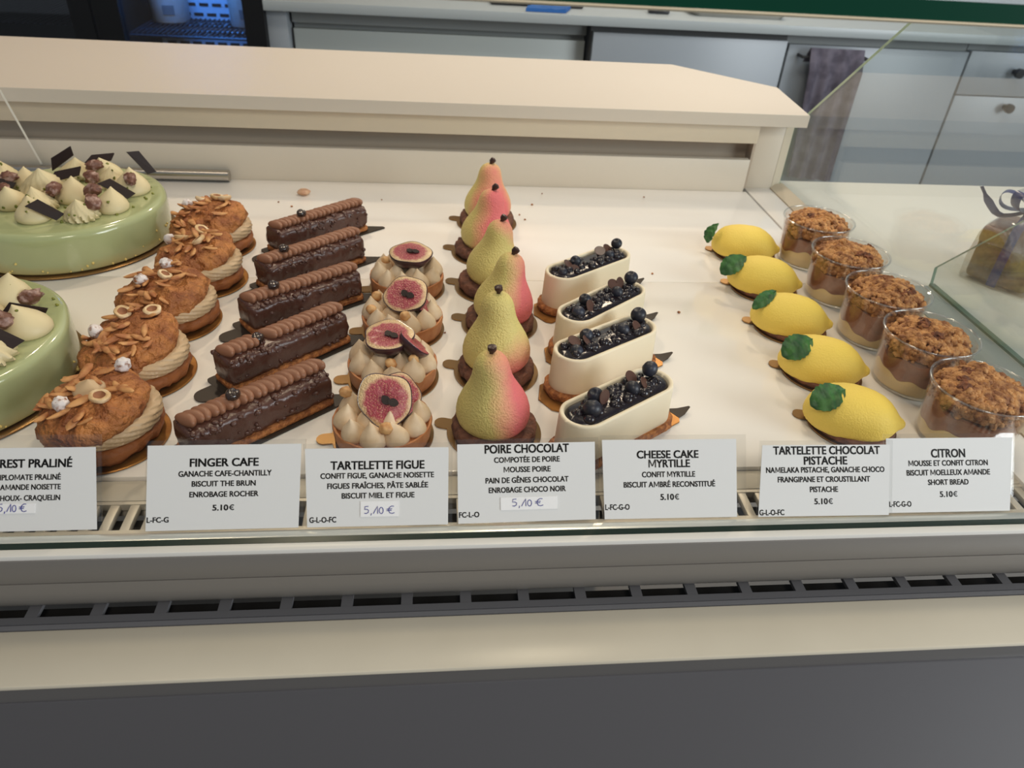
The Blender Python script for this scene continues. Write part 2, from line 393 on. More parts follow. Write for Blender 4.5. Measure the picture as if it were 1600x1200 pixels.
# towel
tw = MB(); rows = []
for i in range(22):
    s = i / 21; z = 0.016 - 0.32 * s
    y = KY - 0.056 - 0.002 * s
    if i == 0: z, y = 0.002, KY - 0.010
    if i == 1: z, y = 0.0420, KY - 0.034
    ring = []
    for j in range(33):
        u = j / 32; ww = 0.155 * (1 - 0.10 * s) ; xx = 1.012 + 0.006 * s + ww * u + 0.05 * s * 0.3
        ring.append(Vector((xx, y - 0.007 * math.sin(u * 22 + 2 * s) * (0 if i < 2 else min(1, s * 3 + 0.25)), z - 0.012 * u * s)))
    rows.append(ring)
back = [[q + Vector((0, 0.004, 0)) for q in ring] for ring in rows]
rings = [rows[i] + back[i][::-1] for i in range(22)]
tw.loft(rings)
tw = tw.build('kitchen_towel', mat('towel_cloth', (92, 86, 96), 0.9, col2=(66, 60, 70), nscale=30, bump=(400, 0.4, 0.002)))
tag(tw, 'dark grey purple towel hanging over a cabinet door handle', 'towel')
# things on the worktop
t_ = MB().box(0.150, 0.400, 2.172, 2.34, 0.094, 0.106, bev=0.004).build('black_tray', mat('black_plastic', (24, 22, 22), 0.35))
tag(t_, 'black tray lying on the grey kitchen worktop', 'tray')
cl = MB(); gr = []
for i in range(9):
    gr.append([Vector((0.235 + 0.013 * j + 0.003 * i, 2.088 + 0.009 * i, 0.0945 + 0.008 + 0.005 * nz((j * .5, i * .5, 0), 1.1, 3))) for j in range(9)])
bot = [[Vector((q.x, q.y, 0.0938)) for q in r_] for r_ in gr]
cl.loft([gr[i] + bot[i][::-1] for i in range(9)])
cl = cl.build('blue_cloth', mat('blue_cloth', (24, 84, 150), 0.8)); tag(cl, 'folded blue cloth before the black tray on the worktop', 'cloth')
bx = thing('black_clip_box', 'small black box with two round eyes on the worktop', 'box', (0.605, 2.165, 0.0935))
MB().box(-0.028, 0.028, -0.012, 0.012, 0.0, 0.026, bev=0.003).build('body', mat('black_plastic2', (28, 28, 30), 0.4), bx)
for sx in (-0.012, 0.012):
    MB().blob((sx, -0.0125, 0.013), (0.006, 0.002, 0.006), lv=2).build('eye', mat('grey_dot', (96, 96, 100), 0.4), bx)
bs = MB()
outl = lambda k, z: [Vector((0.83 + q.x * k, 2.20 + q.y * k, z)) for q in stadium(0.27, 0.10, 6, 0, 0.02)]
bs.loft([outl(0.92, 0.0935), outl(1.0, 0.110), outl(0.97, 0.110), outl(0.90, 0.0965)])
bs = bs.build('steel_tray', mat('dull_steel', (150, 148, 140), 0.35, 0.6)); tag(bs, 'shallow dull steel tray on the kitchen worktop', 'tray')

# fridge with blue interior light
fr = thing('refrigerator', 'dark glass door refrigerator with blue lit wire shelf', 'refrigerator', (-1.0, KY, -0.85))
blk = mat('fridge_black', (6, 6, 6), 0.45, spec=0.2)
bl_in = mat('fridge_inner', (190, 205, 220), 0.6)
X0, X1, Z1 = -0.62, 0.5765, 2.2
f = MB(); f.box(X0, X1, 0.56, 0.60, 0, Z1); f.box(X0, X0 + 0.03, 0.02, 0.56, 0, Z1); f.box(X1 - 0.045, X1, 0.02, 0.56, 0, Z1); f.box(X0, X1, 0.02, 0.56, 0, 0.08); f.box(X0, X1, 0.02, 0.56, Z1 - 0.05, Z1); f.box(0.17, 0.20, 0.03, 0.56, 0.08, Z1 - 0.05)
f.build('body', blk, fr, smooth=False)
b = MB(); b.box(0.201, X1 - 0.046, 0.345, 0.359, 0.08, Z1 - 0.05, mi=0)
for i in range(24):                                                   # vent slits punched in the back sheet
    for j in range(9):
        xx = 0.215 + j * 0.036 + (0.018 if i % 2 else 0)
        if xx + 0.026 > X1 - 0.05: continue
        b.box(xx, xx + 0.026, 0.3440, 0.3455, 0.50 + i * 0.026, 0.508 + i * 0.026, mi=1)
b.build('back_sheet', [bl_in, black_m], fr, smooth=False)
sh = MB()
for i in range(25): sh.tube([(0.206 + i * 0.0132, 0.09, 0.832), (0.206 + i * 0.0132, 0.335, 0.832)], 0.0024, 6)
for yy in (0.09, 0.17, 0.25, 0.33): sh.tube([(0.202, yy, 0.8275), (X1 - 0.048, yy, 0.8275)], 0.0040, 6)
sh.build('wire_shelf', mat('shelf_wire', (40, 44, 52), 0.35, 0.5), fr)
sh2 = MB()
for i in range(50): sh2.tube([(X0 + 0.04 + i * 0.0150, 0.05, 0.852), (X0 + 0.04 + i * 0.0150, 0.54, 0.852)], 0.0022, 5)
sh2.build('wire_shelf', mat('shelf_wire', (40, 44, 52)), fr)
for x0, x1 in ((X0, 0.163), (0.168, X1)):
    fm = MB(); wv = 0.062
    fm.box(x0, x0 + wv, -0.02, 0.015, 0.02, Z1); fm.box(x1 - 0.050, x1, -0.02, 0.015, 0.02, Z1); fm.box(x0 + wv, x1 - 0.05, -0.02, 0.015, 0.02, 0.09); fm.box(x0 + wv, x1 - 0.05, -0.02, 0.015, Z1 - 0.07, Z1)
    dq = fm.build('door', blk, fr, smooth=False)
    MB().box(x0 + wv, x1 - 0.05, -0.006, 0.0, 0.09, Z1 - 0.07).build('pane', glass('fridge_pane', (0.78, 0.80, 0.84), f0=0.04) if 'fridge_pane' not in MATS else MATS['fridge_pane'], dq, smooth=False)
pl = bpy.data.lights.new('fridge_lamp', 'AREA'); pl.shape = 'RECTANGLE'; pl.size = 0.24; pl.size_y = 0.10; pl.energy = 6; pl.color = (0.06, 0.33, 1.0)
po = bpy.data.objects.new('fridge_lamp', pl); COL.objects.link(po); po.location = (-0.64, KY + 0.10, 0.42); po.rotation_euler = (math.radians(22), 0, 0)
tubm = mat('tub_plastic', (200, 200, 196), 0.4)
for i, (tx, ty, tr, lab) in enumerate(((-0.738, 2.372, 0.053, 'round pale tub on the blue lit fridge shelf beside the door frame'), (-0.530, 2.345, 0.042, 'second round tub at the right end of the fridge shelf'))):
    t_ = thing('tub', lab, 'tub', (tx, ty, -0.0150), group='tubs in the fridge')
    MB().lathe([(0, 0), (tr * 0.9, 0), (tr * 0.93, 0.004), (tr, 0.085), (tr * 0.96, 0.085), (tr * 0.9, 0.006), (0, 0.006)], 32).build('body', tubm, t_)
    MB().lathe([(0, 0.085), (tr * 1.05, 0.085), (tr * 1.05, 0.093), (tr * 0.98, 0.096), (0, 0.096)], 32).build('lid', mat('tub_lid', (150, 150, 148), 0.4), t_)
    MB().loft([[Vector((tr * 0.965 * math.sin(a) * (1 + e), -tr * 0.965 * math.cos(a) * (1 + e), z)) for a in [-0.1 + 0.6 * k / 6 for k in range(7)]] + [Vector((tr * 0.9 * math.sin(a), -tr * 0.9 * math.cos(a), z)) for a in [0.5 - 0.6 * k / 6 for k in range(7)]] for z, e in ((0.022, 0.0), (0.046, 0.028))]).build('sticker', mat('tub_label', (120, 122, 124), 0.6), t_, smooth=False)

# ------------------------------------------------------------------ pastry materials
choc_m = mat('dark_chocolate', (78, 45, 34), 0.34, coat=0.2, coat_rough=0.25, bump=(160, 0.5, 0.002))
ganache_m = mat('coffee_ganache', (142, 96, 70), 0.45, bump=(300, 0.1, 0.0005))
bean_m = mat('chocolate_bean', (44, 27, 20), 0.25, coat=0.3)
shard_m = mat('chocolate_shard', (40, 27, 24), 0.5, spec=0.25)
glaze_m = mat('pistachio_glaze', (174, 180, 134), 0.14, coat=0.35, col2=(164, 170, 122), nscale=12, ncon=(0.35, 0.7))
def amber_foot(m, z0, z1, col):
    """the thin glaze at the foot of the cake lets the yellow sponge through"""
    nt = m.node_tree; N = nt.nodes; L = nt.links; b = N['Principled BSDF']
    src = b.inputs['Base Color'].links[0].from_socket
    tc = N.new('ShaderNodeTexCoord'); sx = N.new('ShaderNodeSeparateXYZ'); L.new(tc.outputs['Object'], sx.inputs[0])
    n = N.new('ShaderNodeTexNoise'); n.inputs['Scale'].default_value = 26; L.new(tc.outputs['Object'], n.inputs['Vector'])
    ma = N.new('ShaderNodeMath'); ma.operation = 'MULTIPLY_ADD'; ma.inputs[1].default_value = 0.024; L.new(n.outputs[0], ma.inputs[0]); L.new(sx.outputs['Z'], ma.inputs[2])
    mr = N.new('ShaderNodeMapRange'); mr.inputs[1].default_value = z0; mr.inputs[2].default_value = z1; mr.inputs[3].default_value = 0.75; mr.inputs[4].default_value = 0.0; L.new(ma.outputs[0], mr.inputs[0])
    mx = N.new('ShaderNodeMixRGB'); L.new(mr.outputs[0], mx.inputs[0]); L.new(src, mx.inputs[1]); mx.inputs[2].default_value = lin(col); L.new(mx.outputs[0], b.inputs['Base Color'])
amber_foot(glaze_m, 0.014, 0.030, (186, 158, 92))
dollop_m = mat('pistachio_cream', (212, 196, 154), 0.5, bump=(200, 0.15, 0.0006))
pist_m = mat('pistachio', (128, 128, 44), 0.6, col2=(92, 100, 34), nscale=300)
pecan_m = mat('candied_nut', (108, 68, 52), 0.5, col2=(178, 148, 136), nscale=160, ncon=(0.5, 0.68), bump=(180, 0.8, 0.002))
sugar_m = mat('sugared_hazelnut', (226, 216, 212), 0.7, col2=(150, 104, 76), nscale=220, ncon=(0.52, 0.66), bump=(260, 0.6, 0.001))
choux_m = mat('choux_crust', (138, 76, 34), 0.62, col2=(190, 122, 62), nscale=55, ncon=(0.36, 0.66), bump=(120, 1.0, 0.009), detail=8)
chouxb_m = mat('choux_base', (160, 94, 44), 0.62, col2=(140, 80, 36), nscale=60, ncon=(0.35, 0.7), bump=(140, 0.9, 0.0025), detail=8)
praline_m = mat('praline_cream', (196, 166, 128), 0.45)
almond_m = mat('roasted_almond', (206, 150, 92), 0.55, col2=(164, 100, 54), nscale=70)
hazel_m = mat('hazelnut_half', (232, 206, 166), 0.5, col2=(206, 168, 118), nscale=90)
hazel_c = mat('hazelnut_core', (150, 96, 60), 0.6)
shell_m = mat('tart_shell', (186, 124, 76), 0.6, col2=(170, 106, 60), nscale=90, bump=(300, 0.3, 0.0006))
chant_m = mat('hazelnut_chantilly', (228, 204, 172), 0.55, col2=(214, 186, 150), nscale=70, bump=(170, 0.25, 0.0012))
figskin_m = mat('fig_skin', (44, 26, 34), 0.30, coat=0.4, coat_rough=0.15, col2=(70, 34, 44), nscale=60)
brown_m = mat('chocolate_cake', (118, 74, 54), 0.75, col2=(90, 54, 40), nscale=120, bump=(220, 1.0, 0.0025), detail=8)
stem_m = mat('pear_stem', (58, 32, 24), 0.4)
white_v = mat('white_velvet', (236, 222, 194), 0.6, bump=(900, 0.12, 0.0003))
crumb_m = mat('biscuit_crumb', (186, 120, 64), 0.7, col2=(136, 78, 36), nscale=180, bump=(260, 1.0, 0.003), detail=8)
jam_m = mat('blueberry_jam', (22, 11, 20), 0.24, coat=0.1, bump=(120, 0.4, 0.002))
berry_m = mat('blueberry', (24, 25, 36), 0.42, col2=(46, 50, 68), nscale=60, ncon=(0.45, 0.75))
lemon_m = mat('lemon_velvet', (244, 212, 94), 0.6, bump=(620, 0.7, 0.0010))
leaf_m = mat('mint_leaf', (60, 112, 48), 0.5, col2=(34, 80, 34), nscale=90, bump=(240, 0.5, 0.0012))
ltart_m = mat('lemon_tart_base', (124, 74, 46), 0.55, col2=(96, 54, 34), nscale=140, bump=(200, 0.6, 0.0015))
lcream_m = mat('lemon_cream', (236, 210, 150), 0.4)
mousse_m = mat('cocoa_mousse', (164, 112, 82), 0.5, col2=(140, 90, 62), nscale=60, bump=(80, 0.4, 0.003))
crumble_m = mat('crumble', (208, 152, 94), 0.75, col2=(140, 88, 50), nscale=110, ncon=(0.4, 0.62), bump=(420, 0.9, 0.002), detail=8)

# pear: yellow green with one blushed side, sprayed on
def pear_mat(name, d, th):
    m = mat(name, (206, 190, 104), 0.62); nt = m.node_tree; N = nt.nodes; L = nt.links
    tc = N.new('ShaderNodeTexCoord'); dt = N.new('ShaderNodeVectorMath'); dt.operation = 'DOT_PRODUCT'
    L.new(tc.outputs['Object'], dt.inputs[0]); dt.inputs[1].default_value = d
    n = N.new('ShaderNodeTexNoise'); n.inputs['Scale'].default_value = 45; L.new(tc.outputs['Object'], n.inputs['Vector'])
    ma = N.new('ShaderNodeMath'); ma.operation = 'MULTIPLY_ADD'; L.new(n.outputs[0], ma.inputs[0]); ma.inputs[1].default_value = 0.016
    L.new(dt.outputs['Value'], ma.inputs[2])
    mr = N.new('ShaderNodeMapRange'); mr.inputs[1].default_value = th; mr.inputs[2].default_value = th + 0.022; L.new(ma.outputs[0], mr.inputs[0])
    r = N.new('ShaderNodeValToRGB'); e = r.color_ramp.elements
    e[0].color = lin((212, 194, 118)); e[1].color = lin((224, 112, 112)); e[1].position = 0.95
    k = e.new(0.45); k.color = lin((224, 168, 122))
    L.new(mr.outputs[0], r.inputs[0]); L.new(r.outputs[0], N['Principled BSDF'].inputs['Base Color'])
    b2 = N.new('ShaderNodeTexNoise'); b2.inputs['Scale'].default_value = 620; b2.inputs['Detail'].default_value = 1; L.new(tc.outputs['Object'], b2.inputs['Vector'])
    bp = N.new('ShaderNodeBump'); bp.inputs['Strength'].default_value = 0.9; bp.inputs['Distance'].default_value = 0.0012
    L.new(b2.outputs[0], bp.inputs['Height']); L.new(bp.outputs[0], N['Principled BSDF'].inputs['Normal'])
    return m
# fig flesh: cream rind, red seedy middle, measured from the middle of the cut face
def fig_mat():
    m = mat('fig_flesh', (170, 60, 70), 0.36, coat=0.15, coat_rough=0.2); nt = m.node_tree; N = nt.nodes; L = nt.links
    tc = N.new('ShaderNodeTexCoord'); ln = N.new('ShaderNodeVectorMath'); ln.operation = 'LENGTH'
    L.new(tc.outputs['Object'], ln.inputs[0])
    n = N.new('ShaderNodeTexNoise'); n.inputs['Scale'].default_value = 160; n.inputs['Detail'].default_value = 4; L.new(tc.outputs['Object'], n.inputs['Vector'])
    ma = N.new('ShaderNodeMath'); ma.operation = 'MULTIPLY_ADD'; L.new(n.outputs[0], ma.inputs[0]); ma.inputs[1].default_value = 0.006; L.new(ln.outputs['Value'], ma.inputs[2])
    mr = N.new('ShaderNodeMapRange'); mr.inputs[1].default_value = 0.002; mr.inputs[2].default_value = 0.024; L.new(ma.outputs[0], mr.inputs[0])
    r = N.new('ShaderNodeValToRGB'); e = r.color_ramp.elements
    e[0].color = lin((92, 28, 34)); e[1].color = lin((222, 190, 144)); e[1].position = 0.96
    k = e.new(0.35); k.color = lin((148, 44, 58)); k = e.new(0.80); k.color = lin((168, 70, 80))
    L.new(mr.outputs[0], r.inputs[0])
    vo = N.new('ShaderNodeTexVoronoi'); vo.inputs['Scale'].default_value = 620; L.new(tc.outputs['Object'], vo.inputs['Vector'])
    r2 = N.new('ShaderNodeValToRGB'); r2.color_ramp.elements[0].position = 0.22; r2.color_ramp.elements[1].position = 0.34
    r2.color_ramp.elements[0].color = (0.55, 0.55, 0.55, 1); r2.color_ramp.elements[1].color = (0, 0, 0, 1)
    L.new(vo.outputs['Distance'], r2.inputs[0])
    mx = N.new('ShaderNodeMixRGB'); L.new(r2.outputs[0], mx.inputs[0]); L.new(r.outputs[0], mx.inputs[1]); mx.inputs[2].default_value = lin((222, 176, 130))
    L.new(mx.outputs[0], N['Principled BSDF'].inputs['Base Color'])
    bp = N.new('ShaderNodeBump'); bp.inputs['Strength'].default_value = 0.6; bp.inputs['Distance'].default_value = 0.001; L.new(vo.outputs['Distance'], bp.inputs['Height']); L.new(bp.outputs[0], N['Principled BSDF'].inputs['Normal'])
    return m
figflesh_m = fig_mat()

ROWPOS = ['farthest back', 'second from the back', 'third from the back', 'fourth from the back', 'fifth from the back', 'sixth from the back']
def rot3(rx=0, ry=0, rz=0): return Euler((rx, ry, rz)).to_matrix()

# ------------------------------------------------------------------ small topping meshes
def kiss(ribs, seed, tip=1.0, r=0.0125, h=0.019, twist=0.9):
    prof = [(0.0, 0), (0.86, 0.0), (1.0, 0.10), (1.02, 0.22), (0.93, 0.38), (0.74, 0.55), (0.50, 0.70), (0.28, 0.83), (0.12, 0.93), (0.02, 1.0)]
    b = MB()
    def fun(t, rr, zz, k):
        amp = 0.0
        if ribs: amp = 0.17 * (1 - zz / h) if zz / h < 0.98 else 0
        m = 1 + amp * math.cos(ribs * (t + twist * zz / h)) if ribs else 1
        m += 0.05 * noise.noise(Vector((math.cos(t) + seed, math.sin(t), zz * 60)))
        return rr * m, zz
    b.lathe([(q * r, z * h * (tip if z > 0.8 else 1)) for q, z in prof], 72 if ribs else 28, None, fun)
    ox = 0.004 * math.sin(seed * 3)
    b.v = [(x + ox * (z / h) ** 2, y + 0.003 * math.cos(seed * 5) * (z / h) ** 2, z) for x, y, z in b.v]
    return b
def almond_mb(seed):
    return MB().blob((0, 0, 0), (0.0092, 0.0033, 0.0017), seed, 0.15, 1.5, 2, fun=lambda p: Vector((p.x, p.y * (1 - 0.35 * p.x / 0.0095), p.z + 0.8 * p.x * p.x / 0.01 * 0.15)))
def hazel_half_mb():
    b = MB(); b.lathe([(0, 0), (0.0046, 0.0004), (0.0068, 0.0026), (0.0070, 0.0048), (0.0062, 0.0056), (0.0040, 0.0054), (0.0032, 0.0042), (0.0, 0.0036)], 24, None, lambda t, r, z, k: (r * (1 + 0.07 * math.cos(2 * t + 0.5) + 0.03 * math.cos(5 * t)), z))
    n = 24
    b.mi = [1 if i >= n * 5 else 0 for i in range(len(b.f))]; b.mi[-2] = 0; b.mi[-1] = 1
    return b
def pecan_mb(seed): return MB().blob((0, 0, 0), (0.0085, 0.0062, 0.0052), seed, 0.35, 2.2, 3, None, 0.15, 6)
def sugarnut_mb(seed): return MB().blob((0, 0, 0), (0.0066, 0.0060, 0.0058), seed, 0.22, 2.2, 3, None, 0.1, 7)
def shard_mb(seed):
    rnd = random.Random(seed); L_ = rnd.uniform(0.020, 0.028); W_ = rnd.uniform(0.010, 0.014)
    pts = [(-L_ / 2, -W_ / 2 * 0.5), (L_ / 2 * 0.7, -W_ / 2), (L_ / 2, W_ / 2 * 0.2), (-L_ / 2 * 0.5, W_ / 2)]
    b = MB(); rings = []
    for z in (-0.0006, 0.0006): rings.append([Vector((x, y, z + 8 * x * x)) for x, y in pts])
    return b.loft(rings)

# ------------------------------------------------------------------ pistachio entremets
TOPZ = 0.0490
def green_cake(loc, label, dollops, nuts, shards, bits, seed):
    root = thing('entremets_cake', label, 'cake', loc, group='green glazed round cakes')
    MB().lathe([(0, 0), (0.118, 0), (0.1195, 0.0008), (0.1195, 0.0018), (0.1185, 0.0026), (0.114, 0.0026), (0, 0.0026)], 96).build('cake_board', bronze_m, root)
    h = TOPZ - 0.0026; R = 0.1140
    prof = [(0, 0), (R - 0.002, 0), (R, 0.002)] + [(R, 0.002 + (h - 0.010) * k / 8) for k in range(1, 9)]
    for k in range(1, 9):
        a = PI / 2 * k / 8; prof.append((R - 0.008 + 0.008 * math.cos(a), h - 0.008 + 0.008 * math.sin(a)))
    prof += [(R - 0.03, h), (R - 0.06, h), (0.02, h), (0, h)]
    b = MB().lathe(prof, 120, Matrix.Translation((0, 0, 0.0026)), lambda t, r, z, k: (r * (1 + 0.004 * math.sin(3 * t + seed) + (0.004 * noise.noise(Vector((math.cos(t) * 3, math.sin(t) * 3, z * 40 + seed))))), z))
    b.build('glazed_body', glaze_m, root)
    rnd = random.Random(seed)
    KP = [(0.0, 1.0), (0.22, 1.02), (0.38, 0.93), (0.55, 0.74), (0.70, 0.50), (0.83, 0.28)]
    bits = list(bits)
    for (x, y, kind, sc) in dollops:
        for _ in range(rnd.randint(1, 3)):
            a = rnd.uniform(-2.6, -0.1); k = rnd.randint(1, 5); fz, fr_ = KP[k]
            bits.append((x + 0.0125 * 1.28 * sc * fr_ * math.cos(a), y + 0.0125 * 1.28 * sc * fr_ * math.sin(a), 0.019 * 1.25 * sc * fz))
    for k in range(26):                                               # pale nut specks showing at the foot
        a = -PI / 2 + rnd.uniform(-1.5, 1.7); z = 0.003 + rnd.random() ** 2 * 0.016
        fresh(CACHE, 'nut_speck/%d' % (k % 3), lambda: mesh_of(MB().blob((0, 0, 0), (0.0018, 0.0014, 0.0014), k, 0.3, 2, 2), 'nut_speck', mat('nut_speck', (226, 200, 120), 0.5)), root, (R * 1.001 * math.cos(a), R * 1.001 * math.sin(a), 0.0026 + z), (rnd.random(), rnd.random(), a), rnd.uniform(0.6, 1.1))
    for (x, y, kind, sc) in dollops:
        key = ('cream_kiss/f%d' if kind == 'f' else 'cream_kiss/s%d') % rnd.randint(0, 2)
        fresh(CACHE, key, (lambda kk: lambda: mesh_of(kiss(14 if kk == 'f' else 0, rnd.random() * 5), 'cream_kiss', dollop_m, 60))(kind), root, (x, y, TOPZ - 0.0008), (0, 0, rnd.uniform(0, 6)), (sc * 1.28, sc * 1.28, sc * 1.25))
    for (x, y, z) in nuts:
        y -= 0.006; z += 0.005
        fresh(CACHE, 'candied_nut/%d' % rnd.randint(0, 3), lambda: mesh_of(pecan_mb(rnd.random() * 9), 'candied_nut', pecan_m), root, (x, y, TOPZ + z), (rnd.uniform(-.5, .5), rnd.uniform(-.5, .5), rnd.uniform(0, 6)), rnd.uniform(1.1, 1.4))
    for (x, y, z, rx, ry, rz) in shards:
        fresh(CACHE, 'chocolate_shard/%d' % rnd.randint(0, 4), lambda: mesh_of(shard_mb(rnd.randint(0, 999)), 'chocolate_shard', shard_m), root, (x, y, TOPZ + z * 1.15), (rx, ry, rz), 1.45)
    for (x, y, z) in bits:
        fresh(CACHE, 'pistachio_bit/%d' % rnd.randint(0, 3), lambda: mesh_of(MB().blob((0, 0, 0), (0.0019, 0.0014, 0.0013), rnd.random() * 9, 0.5, 1.6, 2), 'pistachio_bit', pist_m), root, (x, y, TOPZ + z), (rnd.random() * 3, rnd.random() * 3, rnd.random() * 3), rnd.uniform(0.7, 1.3))
    return root
# positions are metres from the cake's middle
fl_ = [(-0.0203, 0.0095, 'f', 1.45), (-0.0066, 0.0649, 'f', 1.15), (-0.0063, -0.0393, 'f', 1.1), (0.0468, -0.0608, 'f', 1.05), (-0.0387, -0.0315, 's', 1.1), (0.0178, -0.0087, 's', 1.15), (0.0294, 0.0674, 's', 1.2), (0.0749, 0.0216, 's', 1.25), (0.0701, -0.0353, 's', 1.1), (-0.0013, -0.0668, 's', 1.1), (-0.0843, 0.0482, 'f', 1.1), (0.045, 0.040, 'f', 1.0), (-0.075, -0.005, 's', 1.1), (-0.05, 0.03, 's', 1.0)]
green_cake((-0.4390, 0.8790, 0), 'whole round pistachio green glazed cake at the back with all its cream kisses showing', fl_,
    [(-0.0459, -0.0215, 0.014), (0.0062, -0.0181, 0.014), (0.0601, -0.0500, 0.012), (0.0491, -0.0196, 0.014), (0.031, 0.0277, 0.012), (0.080, 0.0150, 0.016), (0.0244, 0.0582, 0.016), (-0.06, 0.02, 0.012)],
    [(-0.0666, 0.0039, 0.012, 1.0, 0.2, 0.3), (-0.0229, 0.0760, 0.018, 1.15, -0.7, 0.2), (0.0166, -0.0741, 0.013, 1.0, 0.5, 0.3), (0.0025, 0.0214, 0.017, 0.7, -0.3, 0.3), (0.0179, 0.0869, 0.015, 0.5, -0.2, 0.2), (0.0702, -0.0101, 0.014, 0.9, 0.45, 0.1), (0.0763, 0.0640, 0.020, 1.1, 0.9, 0.3)],
    [(x, y, 0.0007) for x, y in ((0.0903, 0.0361), (0.0995, 0.0153), (0.097, -0.0018), (0.0939, 0.0023), (0.0905, -0.0277), (0.0394, -0.0321), (0.0178, -0.0333), (0.0378, 0.0104), (0.0242, 0.0227), (0.0119, 0.0464), (0.0499, 0.0406), (0.0313, 0.0875), (0.0301, -0.0748), (0.0754, 0.0465), (0.0799, -0.0506), (-0.0005, 0.0917), (-0.0543, 0.0747), (-0.0301, 0.0476), (-0.0547, 0.053), (0.0183, 0.0961))] + [(-0.0223, 0.005, 0.022), (-0.012, 0.0, 0.017), (-0.028, 0.012, 0.016), (-0.0036, 0.058, 0.016), (0.0, 0.066, 0.018), (0.0268, 0.064, 0.016), (-0.0063, -0.046, 0.016), (0.047, -0.068, 0.011)], 3)
green_cake((-0.4345, 0.5690, 0), 'front round pistachio green glazed cake cut off by the left picture edge', [(0.0516, 0.0511, 's', 1.35), (0.0890, 0.0060, 's', 1.15), (0.0485, 0.0182, 'f', 1.15), (0.0759, -0.0380, 'f', 1.2), (0.0, 0.07, 'f', 1.2), (0.01, -0.06, 's', 1.2), (-0.05, 0.03, 'f', 1.2), (-0.06, -0.04, 's', 1.2), (0.0, 0.01, 'f', 1.2)],
    [(0.075, 0.0515, 0.007), (0.0757, 0.0010, 0.013), (0.02, 0.05, 0.01)],
    [(0.0793, 0.0238, 0.009, 1.35, 0.0, 0.1), (0.0831, -0.0300, 0.016, 0.9, 0.5, 0.2), (0.0323, 0.0731, 0.012, 1.2, 0.2, 0.1)],
    [(x, y, 0.0007) for x, y in ((0.0654, 0.0713), (0.0854, 0.0617), (0.0928, 0.0509), (0.0674, 0.0185), (0.0138, 0.0954), (0.03, 0.09))] + [(0.0494, 0.044, 0.019), (0.0531, 0.047, 0.021), (0.044, 0.045, 0.015), (0.052, 0.012, 0.016)], 11)

